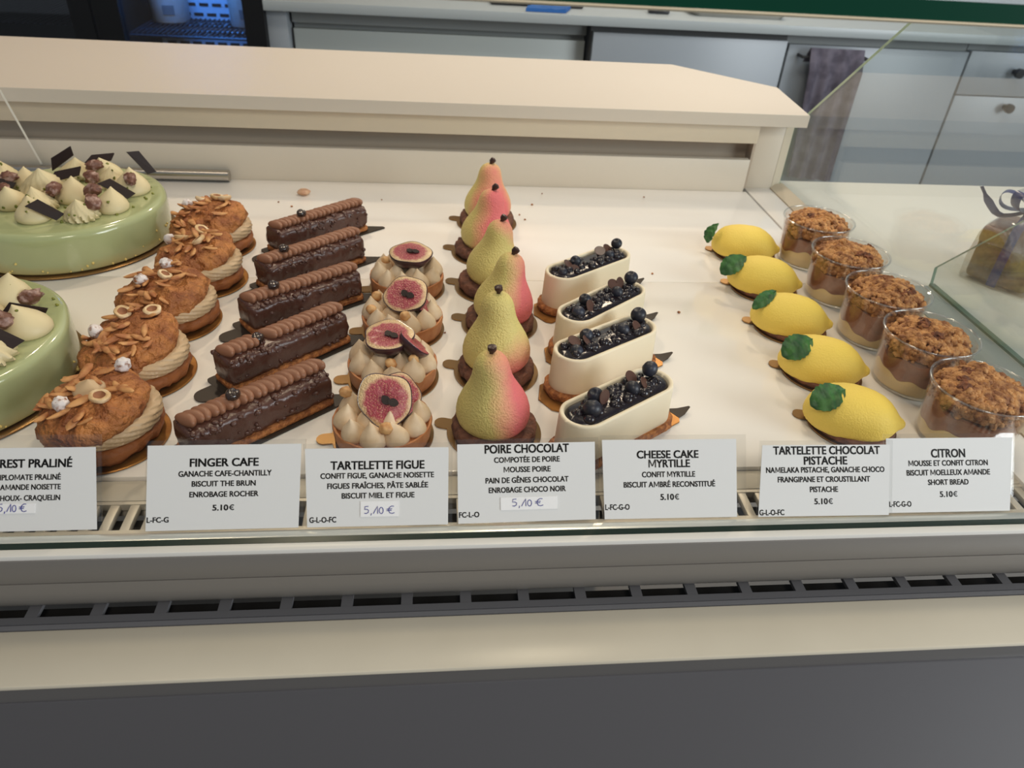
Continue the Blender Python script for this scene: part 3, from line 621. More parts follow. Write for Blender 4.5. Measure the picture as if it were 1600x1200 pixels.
# ------------------------------------------------------------------ praline choux
def choux(i, x, y, seed, rz):
    labels = ['praline choux bun at the very back of its row, behind four others', 'praline choux bun second from the back of the choux row', 'praline choux bun in the middle of the choux row', 'praline choux bun just behind the front choux bun, with a pale bare patch', 'praline choux bun at the front, partly behind the white price cards']
    root = thing('choux_bun', labels[i], 'pastry', (x, y, 0), 0, 'praline choux buns')
    rnd = random.Random(seed)
    MB().lathe([(0, 0), (0.0465, 0), (0.0470, 0.0009), (0.0462, 0.0017), (0, 0.0017)], 64).build('cake_board', gold_m, root)
    def wob(t, r, z, k): return r * (1 + 0.035 * math.sin(2 * t + seed) + 0.03 * math.sin(3 * t + seed * 2)), z
    b = MB().lathe([(0, 0.0017), (0.034, 0.0017), (0.0405, 0.004), (0.0432, 0.009), (0.0428, 0.0135), (0.039, 0.0165), (0.02, 0.0165), (0, 0.0165)], 72, None, wob)
    b.displace(0.0026, 110, seed).displace(0.0012, 260, seed + 7); b.build('base', chouxb_m, root, ang=60)
    cr_ = MB()
    prof = [(0.030, 0.014), (0.0375, 0.0155), (0.0415, 0.019), (0.0428, 0.0235), (0.0418, 0.028), (0.038, 0.031), (0.028, 0.032)]
    def ridg(t, r, z, k):
        q = 0.5 + 0.5 * math.cos(20 * (t + 75 * (z - 0.014)))
        return r * (1 - 0.035 * (1 - q) ** 2) * (1 + 0.02 * math.sin(2 * t + seed)), z
    fine = []
    for k in range(len(prof) - 1):
        for s in range(4):
            a = s / 4; fine.append((prof[k][0] * (1 - a) + prof[k + 1][0] * a, prof[k][1] * (1 - a) + prof[k + 1][1] * a))
    cr_.lathe(fine + [prof[-1]], 220, Matrix.Translation((0.0022, 0.0006, 0)), ridg).build('praline_cream', praline_m, root, ang=70)
    lid = MB().lathe([(0, 0.0), (0.034, -0.0035), (0.041, -0.002), (0.0438, 0.0035), (0.0422, 0.0095), (0.0375, 0.0143), (0.030, 0.0175), (0.021, 0.0192), (0.011, 0.0198), (0.004, 0.02), (0, 0.02)], 90, None, lambda t, r, z, k: (r * (1 + 0.03 * math.sin(2 * t + seed * 1.3) + 0.02 * math.sin(5 * t + seed)), z))
    lid.displace(0.0042, 75, seed + 3, keep=lambda q: 1 if q.z > 0.002 else 0.3).displace(0.0020, 210, seed + 4)
    lr = (0.11, -0.20, rz)
    L_ = lid.build('lid', choux_m, root, loc=(-0.0035, 0.000, 0.0265), rot=lr, ang=70)
    R = Euler(lr).to_matrix()
    def top(px, py, dz=0.0):
        r = math.hypot(px, py) / 0.042; zz = 0.0198 - 0.0085 * r ** 3.0
        return R @ Vector((px, py, zz + dz)) + Vector((-0.0035, 0.000, 0.0265))
    for k in range(26):
        a = rnd.uniform(0, 6.28); r = 0.037 * math.sqrt(rnd.random())
        px, py = r * math.cos(a), r * math.sin(a)
        fresh(CACHE, 'almond_sliver/%d' % (k % 4), (lambda kk: lambda: mesh_of(almond_mb(kk * 1.7), 'almond_sliver', almond_m))(k), root, top(px, py, 0.0022 + 0.0012 * (k % 3)), (rnd.uniform(-.35, .35), rnd.uniform(-.35, .35), rnd.uniform(0, 6.28)), rnd.uniform(0.75, 1.1))
    nuts = [[('h', -0.002, 0.022), ('s', -0.018, 0.020), ('h', 0.016, 0.022), ('c', 0.026, 0.016)], [('s', -0.026, 0.012), ('h', 0.006, 0.022), ('h', 0.015, -0.004), ('c', -0.01, 0.006)], [('s', 0.010, 0.026), ('s', -0.013, 0.004), ('h', 0.008, 0.002)],
            [('s', -0.022, 0.004), ('h', -0.006, 0.030), ('h', 0.022, 0.024)], [('s', -0.008, -0.016), ('h', 0.020, -0.010), ('s', 0.016, 0.034)]][i]
    for kind, px, py in nuts:
        if kind == 's': part(fresh(CACHE, 'sugared_hazelnut/%d' % (i % 2), lambda: mesh_of(sugarnut_mb(i * 2.2), 'sugared_hazelnut', sugar_m), root, top(px, py, 0.0045), (rnd.random(), rnd.random(), rnd.random() * 6)), 'white sugared hazelnut')
        else: part(fresh(CACHE, 'hazelnut_half', lambda: mesh_of(hazel_half_mb(), 'hazelnut_half', [hazel_m, hazel_c]), root, top(px, py, 0.0012), (rnd.uniform(-.3, .5), rnd.uniform(-.4, .4), rnd.random() * 6), 1.05), 'pale halved hazelnut')
    if i == 4:
        fresh(CACHE, 'cream_dot', lambda: mesh_of(kiss(0, 2.2, r=0.012, h=0.011), 'cream_dot', praline_m, 60), root, top(0.004, 0.002, -0.001), (0, 0, 1))
    return root
for i, (x, y) in enumerate(((-0.2655, 0.8562), (-0.2566, 0.7655), (-0.2651, 0.676), (-0.2666, 0.5818), (-0.2643, 0.4900))): choux(i, x, y, 1.3 + i * 2.7, (0.15, -0.1, 0.2, 0.05, -0.15)[i])

# ------------------------------------------------------------------ coffee fingers
def finger(i, x, y, ang, bean_u):
    labels = ['chocolate coated finger cake at the very back of its row, touching only bare deck behind', 'chocolate finger cake second from the back, its bean near the left end', 'middle chocolate finger cake of the five, a bean on its front third', 'chocolate finger cake just behind the front one, gap in its piped cream', 'front chocolate finger cake nearest the price cards, shiny bean on its cream']
    root = thing('finger_cake', labels[i], 'pastry', (x, y, 0), math.radians(ang), 'chocolate coffee fingers')
    pts = [(q.x, q.y) for q in stadium(0.142, 0.043, 5, 0, 0.004)]
    bd = plate(pts, 0, 0.0014); t = [(q.x - 0.078, q.y) for q in stadium(0.030, 0.020, 6)]
    bd.loft([[Vector((a, b_, z)) for a, b_ in t] for z in (0.0001, 0.0013)])
    bd.loft([[Vector((0.066, s, 0.0001)), Vector((0.086, s * 0.2 - 0.018, 0.0001)), Vector((0.086, s * 0.2 - 0.018, 0.0013)), Vector((0.066, s, 0.0013))] for s in (-0.0215, 0.0)])
    bd.build('cake_board', dgold_m, root, ang=30)
    bs = MB().loft([[Vector((q.x, q.y, z)) for q in stadium(0.128 + e, 0.0345 + e, 5, 0, 0.006)] for z, e in ((0.0014, 0), (0.003, 0.002), (0.0065, 0.0015), (0.0075, -0.001))])
    bs.displace(0.0012, 260, i).build('biscuit_base', crumb_m, root, ang=60)
    # body: rounded bar along x
    n = 60; rings = []
    for k in range(n + 1):
        u = -1 + 2 * k / n; xx = 0.0645 * u; e = 1.0 if abs(u) < 0.94 else math.sqrt(max(0.0, 1 - ((abs(u) - 0.94) / 0.06) ** 2)) * 0.35 + 0.65
        ring = []
        for j in range(28):
            a = 2 * PI * j / 28; c_, s_ = math.cos(a), math.sin(a)
            yy = 0.0168 * math.copysign(abs(c_) ** 0.45, c_) * (0.9 + 0.1 * e); zz = 0.0135 * math.copysign(abs(s_) ** 0.45, s_) * e
            ring.append(Vector((xx, yy * e, 0.0195 + zz - 0.0)))
        rings.append(ring)
    b = MB().loft(rings).displace(0.0016, 130, i * 3.3).displace(0.0009, 330, i * 1.9)
    rnd = random.Random(i + 300)
    for k in range(130):                                              # chopped nuts under the coating
        a = rnd.uniform(-0.5, PI + 0.5); c_, s_ = math.cos(a), math.sin(a); q = rnd.uniform(0.0011, 0.0026)
        b.blob((rnd.uniform(-0.0625, 0.0625), 0.0164 * math.copysign(abs(c_) ** 0.45, c_), 0.0195 + 0.0131 * math.copysign(abs(s_) ** 0.45, s_)), (q * 1.5, q, q), k, 0.2, 2, 2, rot3(0, 0, rnd.random() * 3))
    b.build('chocolate_body', choc_m, root, ang=70)
    # piped wave
    pp = MB(); m = 20
    for k in range(m):
        u = -0.058 + 0.116 * k / (m - 1)
        if i == 3 and abs(u - bean_u) < 0.006: continue
        pp.blob((u, 0, 0.0365), (0.0048, 0.0100, 0.0056), k, 0.06, 2, 3, rot3(0, 0.55, 0.55 if k % 2 else 0.30), fun=lambda p: Vector((p.x + 0.0025 * (1 - (p.y / 0.0095) ** 2), p.y, p.z)))
    pp.build('piped_ganache', ganache_m, root, ang=70)
    bn = MB().blob((0, 0, 0), (0.0072, 0.0056, 0.0044), 0, 0, 1, 3, fun=lambda p: Vector((p.x, p.y, p.z - 0.0016 * math.exp(-(p.y / 0.0012) ** 2) * (1 if p.z > 0 else 0))))
    bn.build('chocolate_bean', bean_m, root, loc=(bean_u, -0.001, 0.0425 if i != 3 else 0.0375), rot=(0.25, 0.1, 0.6))
for i, (x, y, a, bu) in enumerate(((-0.1441, 0.8762, 42, -0.022), (-0.1400, 0.7854, 42, -0.034), (-0.1379, 0.6957, 38, -0.030), (-0.1415, 0.6029, 43, -0.026), (-0.1477, 0.5030, 41, -0.018))): finger(i, x, y, a, bu)

# ------------------------------------------------------------------ fig tartlets
def fig_half(parent, loc, tilt, azi, r, seed, cut=1.0):
    """half fig: dark skin cup below, flesh on the cut face; tilt leans the face, azi is where it leans to"""
    prof = [(0.001, -0.80), (0.30, -0.77), (0.58, -0.65), (0.82, -0.42), (0.96, -0.18), (1.0, 0.0), (0.985, 0.035), (0.95, 0.03)]
    def shp(t, rr, zz, k):
        return rr * r * (1 + 0.16 * max(0, math.cos(t - 1.2)) ** 6 + 0.05 * math.sin(3 * t + seed) + 0.03 * math.sin(5 * t + seed)), zz * r * cut
    b = MB().lathe(prof + [(0.5, -0.02), (0.0, -0.03)], 48, None, shp)
    rot = Matrix.Rotation(azi, 3, 'Z') @ Matrix.Rotation(tilt, 3, 'Y') @ Matrix.Rotation(seed, 3, 'Z')
    f = b.build('fig_half', figskin_m, parent, loc=loc, rot=rot.to_euler(), ang=60)
    c = MB().lathe([(0.0, 0.02), (0.962, 0.024), (0.955, 0.034), (0.75, 0.062), (0.5, 0.075), (0.25, 0.062), (0.0, 0.05)], 48, None, lambda t, rr, zz, k: (shp(t, rr, zz, k)[0], zz * r + (0.0008 * noise.noise(Vector((rr * 5 * math.cos(t), rr * 5 * math.sin(t), seed))) if rr > 0.1 and zz > 0.04 else 0)))
    part(c.build('flesh', figflesh_m, f, ang=60), 'red seedy cut fig flesh')
    return f
def leaf_disc(b, c, r, R): b.add([Vector(c) + R @ Vector((r * math.cos(2 * PI * k / 16) * (1 + 0.15 * math.sin(4 * PI * k / 16)), 0.8 * r * math.sin(2 * PI * k / 16), h)) for h in (0, 0.0006) for k in range(16)], [tuple(range(15, -1, -1)), tuple(range(16, 32))] + [(k, (k + 1) % 16, 16 + (k + 1) % 16, 16 + k) for k in range(16)])
def tartlet(i, x, y, figs):
    labels = ['fig tartlet at the back of its row with a fig cut face turned upward', 'fig tartlet second from the back, its fig tipped towards the front', 'fig tartlet second from the front, dark fig skin wedge facing forward', 'front fig tartlet with one large red fig slice facing the glass']
    root = thing('fig_tartlet', labels[i], 'tartlet', (x, y, 0), 0, 'fig tartlets')
    plate(tab_disc(0.0425, PI + 0.12), 0, 0.0014).build('cake_board', bronze_m, root, ang=30)
    sh = MB().lathe([(0, 0.0014), (0.039, 0.0014), (0.0397, 0.003), (0.0412, 0.0165), (0.0408, 0.0180), (0.0392, 0.0182), (0.0382, 0.0165), (0.037, 0.0145), (0, 0.0145)], 72)
    sh.displace(0.0005, 220, i).build('tart_shell', shell_m, root, ang=50)
    rnd = random.Random(i + 20); n = 10
    for k in range(n):
        a = 2 * PI * k / n + 0.2 + i * 0.4
        fresh(CACHE, 'cream_drop/%d' % (k % 4), (lambda kk: lambda: mesh_of(kiss(0, 1.1 + kk, r=0.0105, h=0.0215), 'cream_drop', chant_m, 60))(k), root, (0.0300 * math.cos(a), 0.0300 * math.sin(a), 0.0140), (rnd.uniform(-.1, .1), rnd.uniform(-.1, .1), rnd.random() * 6), rnd.uniform(0.94, 1.08))
    for k in range(4):
        a = 2 * PI * k / 4 + 0.5
        fresh(CACHE, 'cream_drop/%d' % (k % 4), None, root, (0.0135 * math.cos(a), 0.0135 * math.sin(a), 0.0140), (0, 0, k), 0.95)
    for (px, py, pz, tilt, azi, r, sd, cut) in figs: fig_half(root, (px, py, pz), tilt, azi, r, sd, cut)
    px, py, pz, tilt, azi, r, sd, cut = figs[0]
    R = Matrix.Rotation(azi, 3, 'Z') @ Matrix.Rotation(tilt, 3, 'Y')
    b = MB(); c0 = Vector((px, py, pz)) + R @ Vector((0, 0, 0.0024))
    leaf_disc(b, c0, 0.0042, R @ rot3(0, 0, 0.4)); leaf_disc(b, c0 + R @ Vector((0.002, 0.006, 0.0005)), 0.0042, R @ rot3(0, 0.1, 1.0))
    b.build('chocolate_leaf', shard_m, root, ang=30)
    for (hx, hy, hz) in [[(-0.024, 0.012, 0.028)], [(0.004, -0.030, 0.033), (-0.030, -0.012, 0.030), (-0.026, 0.012, 0.032)], [(0.000, -0.024, 0.031), (0.020, -0.020, 0.032)], [(0.005, -0.030, 0.031), (-0.030, 0.014, 0.035)]][i]:
        part(fresh(CACHE, 'hazelnut_piece', lambda: mesh_of(MB().blob((0, 0, 0), (0.006, 0.0055, 0.005), 3, 0.2, 1.8, 3), 'hazelnut_piece', mat('roast_hazel', (196, 138, 84), 0.55, col2=(222, 176, 120), nscale=120)), root, (hx, hy, hz), (rnd.random(), rnd.random(), 0), 0.9), 'roasted hazelnut piece')
FZ = -PI / 2
tartlet(0, -0.0314, 0.7521, [(0.004, 0.003, 0.0425, 0.10, FZ, 0.0225, 0.3, 0.95)])
tartlet(1, -0.0332, 0.6617, [(0.003, 0.000, 0.0405, 0.50, FZ - 0.2, 0.0215, 1.0, 0.9), (0.017, 0.000, 0.033, 0.6, -0.3, 0.0135, 2.0, 0.8)])
tartlet(2, -0.0393, 0.5752, [(-0.003, 0.003, 0.0435, 0.08, FZ - 0.3, 0.0225, 2.1, 0.95), (0.021, -0.004, 0.040, 0.75, 0.4, 0.0160, 0.6, 0.9)])
tartlet(3, -0.0440, 0.4890, [(0.004, -0.003, 0.0385, 0.80, FZ, 0.0220, 2.6, 0.75), (0.013, 0.006, 0.036, 0.7, FZ + 0.4, 0.0190, 1.3, 0.8)])

# ------------------------------------------------------------------ pear cakes
PROF = [(0.0, 0.004), (0.008, 0.0042), (0.015, 0.0055), (0.021, 0.0085), (0.0262, 0.0125), (0.0292, 0.017), (0.0304, 0.022), (0.0303, 0.027), (0.0290, 0.033), (0.0262, 0.0395), (0.0226, 0.046), (0.0190, 0.0525), (0.0166, 0.0585), (0.0152, 0.0645), (0.0142, 0.0695), (0.0126, 0.0743), (0.0100, 0.0780), (0.0066, 0.0803), (0.003, 0.0812), (0.0, 0.0810)]
def pear(i, x, y, ry, rx, d, th, stem):
    labels = ['pear shaped cake at the very back of the pear row, pale with a pink front', 'pear shaped cake second from the back, rosy pink right side', 'pear shaped cake third from the back, almost wholly yellow green', 'pear shaped cake third from the front, bright pink lower right side', 'pear shaped cake second from the front, pink patch low on its right', 'front yellow green pear shaped cake nearest the price card, pink right edge']
    root = thing('pear_cake', labels[i], 'pastry', (x, y, 0), 0, 'pear shaped cakes')
    plate(tab_disc(0.0405, 2.85), 0, 0.0014).build('cake_board', bronze_m, root, ang=30)
    bb = MB().lathe([(0, 0.0014), (0.034, 0.0014), (0.0358, 0.003), (0.0362, 0.0085), (0.0345, 0.0125), (0.030, 0.0135), (0.012, 0.0135), (0, 0.0135)], 64)
    bb.displace(0.0018, 190, i * 2.0).build('chocolate_base', brown_m, root, ang=60)
    pb = MB().lathe(PROF, 64, None, lambda t, r, z, k: (r * (1 + 0.018 * math.sin(2 * t + i * 2) + 0.012 * math.sin(3 * t + i)), z))
    b = pb.build('pear_body', pear_mat('pear_blush_%d' % i, d, th), root, loc=(0, 0, 0.0006), rot=(rx, ry, 0), ang=70); b.scale = (1.03, 1.03, (1, 1, 1, 1, 1.05, 1)[i])
    st = MB().tube([(0, 0, 0.0795), (0.0003, 0, 0.0820), (0.0008 + stem * 0.001, 0, 0.0840), (0.0013 + stem * 0.003, 0, 0.0858), (0.0018 + stem * 0.005, 0, 0.0874), (0.0020 + stem * 0.006, 0, 0.0882)], lambda s: (0.0018 if s < 0.25 else 0.0023 + 0.0014 * math.sin(s * 2.6)) if s < 0.95 else 0.0012, 12)
    st.build('stem', stem_m, b)
pear(0, 0.0700, 0.9410, 0.03, 0, (0.35, -0.9, 0.1), 0.012, 0.4)
pear(1, 0.0610, 0.8480, 0.10, 0, (0.85, -0.5, 0.15), 0.004, 0.5)
pear(2, 0.0630, 0.7560, 0.12, 0, (0.55, 0.1, 0.8), 0.060, 0.2)
pear(3, 0.0680, 0.6732, 0.12, 0, (0.97, -0.15, 0.0), 0.0030, 0.3)
pear(4, 0.0580, 0.5826, -0.02, 0, (0.66, -0.62, -0.32), 0.0115, -0.4)
pear(5, 0.0500, 0.4905, -0.07, 0, (0.97, -0.15, 0.1), 0.0110, -0.2)

# ------------------------------------------------------------------ blueberry cheesecakes
def cheesecake(i, x, y, ang, berries, discs):
    labels = ['blueberry cheesecake bar at the very back of its row', 'blueberry cheesecake bar second from the back', 'blueberry cheesecake bar second from the front', 'front blueberry cheesecake bar beside the front pear cake']
    root = thing('cheesecake', labels[i], 'pastry', (x, y, 0), math.radians(ang), 'blueberry cheesecake bars')
    pts = [(-0.075, -0.015), (-0.071, -0.0205), (0.066, -0.0205), (0.0695, -0.017), (0.0695, 0.017), (0.066, 0.0205), (-0.060, 0.0205), (-0.075, 0.004)]
    bd = plate(pts, 0, 0.0014)
    bd.build('cake_board', gold_m, root, ang=25)
    tp = MB().loft([[Vector((0.0700, -0.0165 + e, 0.0004)), Vector((0.078, -0.0165 + e * 0.6, 0.0014)), Vector((0.086, -0.015 + e * 0.1, 0.0048)), Vector((0.086, -0.015 + e * 0.1, 0.0058)), Vector((0.078, -0.0165 + e * 0.6, 0.0026)), Vector((0.0700, -0.0165 + e, 0.0014))] for e in (0, 0.016)])
    part(tp.build('board_tip', dgold_m, root, ang=25), 'dark upturned tip of the gold board')
    bs = MB().loft([[Vector((q.x, q.y, z)) for q in stadium(0.128 + e, 0.0445 + e, 14)] for z, e in ((0.0014, 0), (0.0025, 0.003), (0.0080, 0.003), (0.0095, 0.0))])
    bs.displace(0.0017, 230, i * 1.7).build('biscuit_base', crumb_m, root, ang=60)
    rings = []
    for z, L_, W_ in ((0.0085, 0.1215, 0.0395), (0.0095, 0.1225, 0.0405), (0.043, 0.1185, 0.0400), (0.0448, 0.1178, 0.0394), (0.0452, 0.1160, 0.0380), (0.0450, 0.1120, 0.0340), (0.0440, 0.1105, 0.0325), (0.0380, 0.1090, 0.0310)):
        rings.append([Vector((q.x, q.y, z)) for q in stadium(L_, W_, 16)])
    MB().loft(rings).build('white_body', white_v, root, ang=70)
    j = MB(); rj = []
    for k, (e, z) in enumerate(((0, 0.0382), (0.0, 0.0425), (-0.003, 0.0442), (-0.010, 0.0452), (-0.02, 0.0456))):
        rj.append([Vector((q.x, q.y, z)) for q in stadium(0.1085 + e * 1.2, 0.0305 + e, 14)])
    j.loft(rj)
    rnd = random.Random(40 + i)
    for k in range(44): j.blob((rnd.uniform(-0.047, 0.047), rnd.uniform(-0.0105, 0.0105), 0.0445), rnd.uniform(0.0025, 0.0052), k, 0.1, 2, 2)
    j.build('blueberry_jam', jam_m, root, ang=70)
    def mk():
        def f(p):
            q = math.hypot(p.x, p.y)
            if p.z > 0: p = Vector((p.x, p.y, p.z - 0.0016 * math.exp(-(q / 0.0020) ** 2) + 0.0005 * math.exp(-((q - 0.0032) / 0.0008) ** 2)))
            return p
        return mesh_of(MB().blob((0, 0, 0), (0.0068, 0.0068, 0.0062), 0, 0, 1, 4, fun=f), 'blueberry', berry_m, 60)
    for (u, v_, z, sc, rx, ry) in berries: fresh(CACHE, 'blueberry', mk, root, (u, v_, z - 0.0035), (rx, ry, u * 90), sc * 0.86)
    for (u, v_, z, rx, ry) in discs:
        def mk2():
            b = MB().lathe([(0, 0), (0.0062, 0), (0.0064, 0.0004), (0.0062, 0.0008), (0, 0.0008)], 24); return mesh_of(b, 'chocolate_disc', mat('choc_disc', (84, 56, 46), 0.35), 30)
        fresh(CACHE, 'chocolate_disc', mk2, root, (u, v_, z - 0.003), (rx, ry, 0))
cheesecake(0, 0.1700, 0.7330, 36, [(-0.043, -0.002, 0.0485, .95, .6, -.3), (-0.017, 0.005, 0.052, 1.05, .9, .2), (0.030, -0.003, 0.0495, .95, 1.2, .5), (0.048, 0.004, 0.0565, 1.08, .4, .3)], [(-0.031, 0.002, 0.0525, .5, .4), (0.024, 0.007, 0.052, .4, -.3), (-0.028, -0.005, 0.048, .6, -.2), (0.038, 0.008, 0.0505, .6, .2)])
cheesecake(1, 0.1690, 0.6460, 40, [(-0.042, -0.003, 0.0505, 1.15, .7, -.2), (-0.022, 0.006, 0.054, 1.05, .4, 0), (0.020, -0.002, 0.0510, 1.12, 1.4, .4), (0.049, 0.003, 0.0565, 1.25, .3, 0), (-0.036, 0.007, 0.047, .9, 0, 0)], [(-0.027, -0.005, 0.0525, 1.0, .3), (0.024, 0.007, 0.0545, .6, -.2), (0.034, 0.006, 0.0535, 1.1, .2)])
cheesecake(2, 0.1590, 0.5745, 33, [(-0.040, -0.002, 0.0475, 1.15, .9, -.3), (-0.020, 0.007, 0.0535, 1.1, .2, .1), (0.020, -0.001, 0.0500, 1.15, 1.3, .5), (0.045, 0.004, 0.0565, 1.3, .3, 0)], [(-0.036, 0.006, 0.0525, .35, .1), (-0.025, 0.000, 0.0520, .5, .5), (0.033, -0.006, 0.0515, .7, .4)])
cheesecake(3, 0.1510, 0.4820, 34, [(-0.035, -0.004, 0.0525, 1.35, .5, -.2), (-0.021, 0.007, 0.0535, 1.15, .5, .2), (0.014, -0.002, 0.0515, 1.15, 1.1, .4), (0.041, 0.004, 0.0575, 1.2, 1.0, -.1)], [(-0.018, 0.000, 0.0545, 1.3, .4), (0.021, 0.007, 0.0540, .7, .2), (0.027, -0.004, 0.0515, .6, .5)])

# ------------------------------------------------------------------ lemon tartlets
def lemon(i, x, y, ang, leaf):
    labels = ['yellow lemon shaped tartlet at the back, its leaf standing on the left tip', 'yellow lemon shaped tartlet second from the back with a dark curled leaf', 'middle yellow lemon shaped tartlet with a narrow green leaf', 'yellow lemon shaped tartlet second from the front with a broad crinkled leaf', 'front yellow lemon shaped tartlet just behind the price cards']
    root = thing('lemon_tartlet', labels[i], 'tartlet', (x, y, 0), 0, 'lemon shaped tartlets')
    plate(tab_disc(0.0395, 2.80, 0.0115), 0, 0.0014).build('cake_board', bronze_m, root, ang=30)
    MB().lathe([(0, 0.0014), (0.036, 0.0014), (0.0370, 0.0025), (0.0374, 0.0062), (0.0362, 0.0075), (0, 0.0075)], 60).displace(0.0007, 200, i).build('tart_base', ltart_m, root, ang=60)
    prof = [(0.0, -0.0410), (0.0030, -0.0408), (0.0062, -0.0398), (0.0115, -0.0372), (0.0178, -0.0325), (0.0228, -0.0262), (0.0260, -0.0180), (0.0276, -0.0090), (0.0281, 0.0), (0.0276, 0.0090), (0.0260, 0.0180), (0.0228, 0.0260), (0.0180, 0.0330), (0.0128, 0.0380), (0.0084, 0.0415), (0.0060, 0.0440), (0.0046, 0.0465), (0.0026, 0.0485), (0.0, 0.0490)]
    M = Matrix.Rotation(PI / 2, 4, 'Y')
    fine = []
    for k in range(len(prof) - 1):
        for s in (0, 0.5): fine.append((prof[k][0] * (1 - s) + prof[k + 1][0] * s, prof[k][1] * (1 - s) + prof[k + 1][1] * s))
    b = MB().lathe(fine + [prof[-1]], 64, M)
    b.v = [(q[0], q[1], max(q[2], -0.0075)) for q in b.v]
    b.displace(0.0006, 60, i)
    a = math.radians(ang)
    bo = b.build('lemon_body', lemon_m, root, loc=(-0.0065, -0.0025, 0.0135), rot=(0, 0, a), ang=70); bo.scale = (0.97, 1.09, 0.94)
    lx, ly, lz, lrx, lry, lrz, ll, lw = leaf
    lf = MB(); nU, nV = 16, 8; gt = []
    for ii in range(nU + 1):
        u = ii / nU; half = lw * (math.sin(PI * u ** 0.8) ** 0.75) * (1 + 0.06 * math.sin(u * 46)) + 0.0003
        gt.append([Vector((ll * (u - 0.5), half * (2 * jj / nV - 1), -0.004 * (2 * u - 1) ** 2 + 0.0022 * abs(2 * jj / nV - 1) * math.sin(PI * u) + 0.0009 * math.sin(u * 26 + abs(jj - nV / 2)))) for jj in range(nV + 1)])
    lf.loft([gt[k] + [q - Vector((0, 0, 0.0006)) for q in gt[k]][::-1] for k in range(nU + 1)])
    lf.build('mint_leaf', leaf_m, root, loc=(lx - 0.008, ly - 0.002, lz - 0.0150), rot=(lrx, lry, lrz), ang=60)
LEM = [(0.4030, 0.8540, -14, (-0.043, 0.004, 0.044, 0.2, -1.15, 0.3, 0.028, 0.0075)), (0.3930, 0.7600, -18, (-0.036, 0.002, 0.047, 0.5, -0.55, 0.25, 0.036, 0.0115)), (0.3880, 0.6680, -18, (-0.028, 0.003, 0.051, 0.5, -0.45, 0.45, 0.034, 0.0070)), (0.3850, 0.5800, -20, (-0.028, -0.004, 0.0505, 0.55, -0.45, 0.25, 0.034, 0.0125)), (0.3760, 0.4970, -20, (-0.026, -0.004, 0.0515, 0.55, -0.38, 0.2, 0.034, 0.0120))]
for i, q in enumerate(LEM): lemon(i, *q)

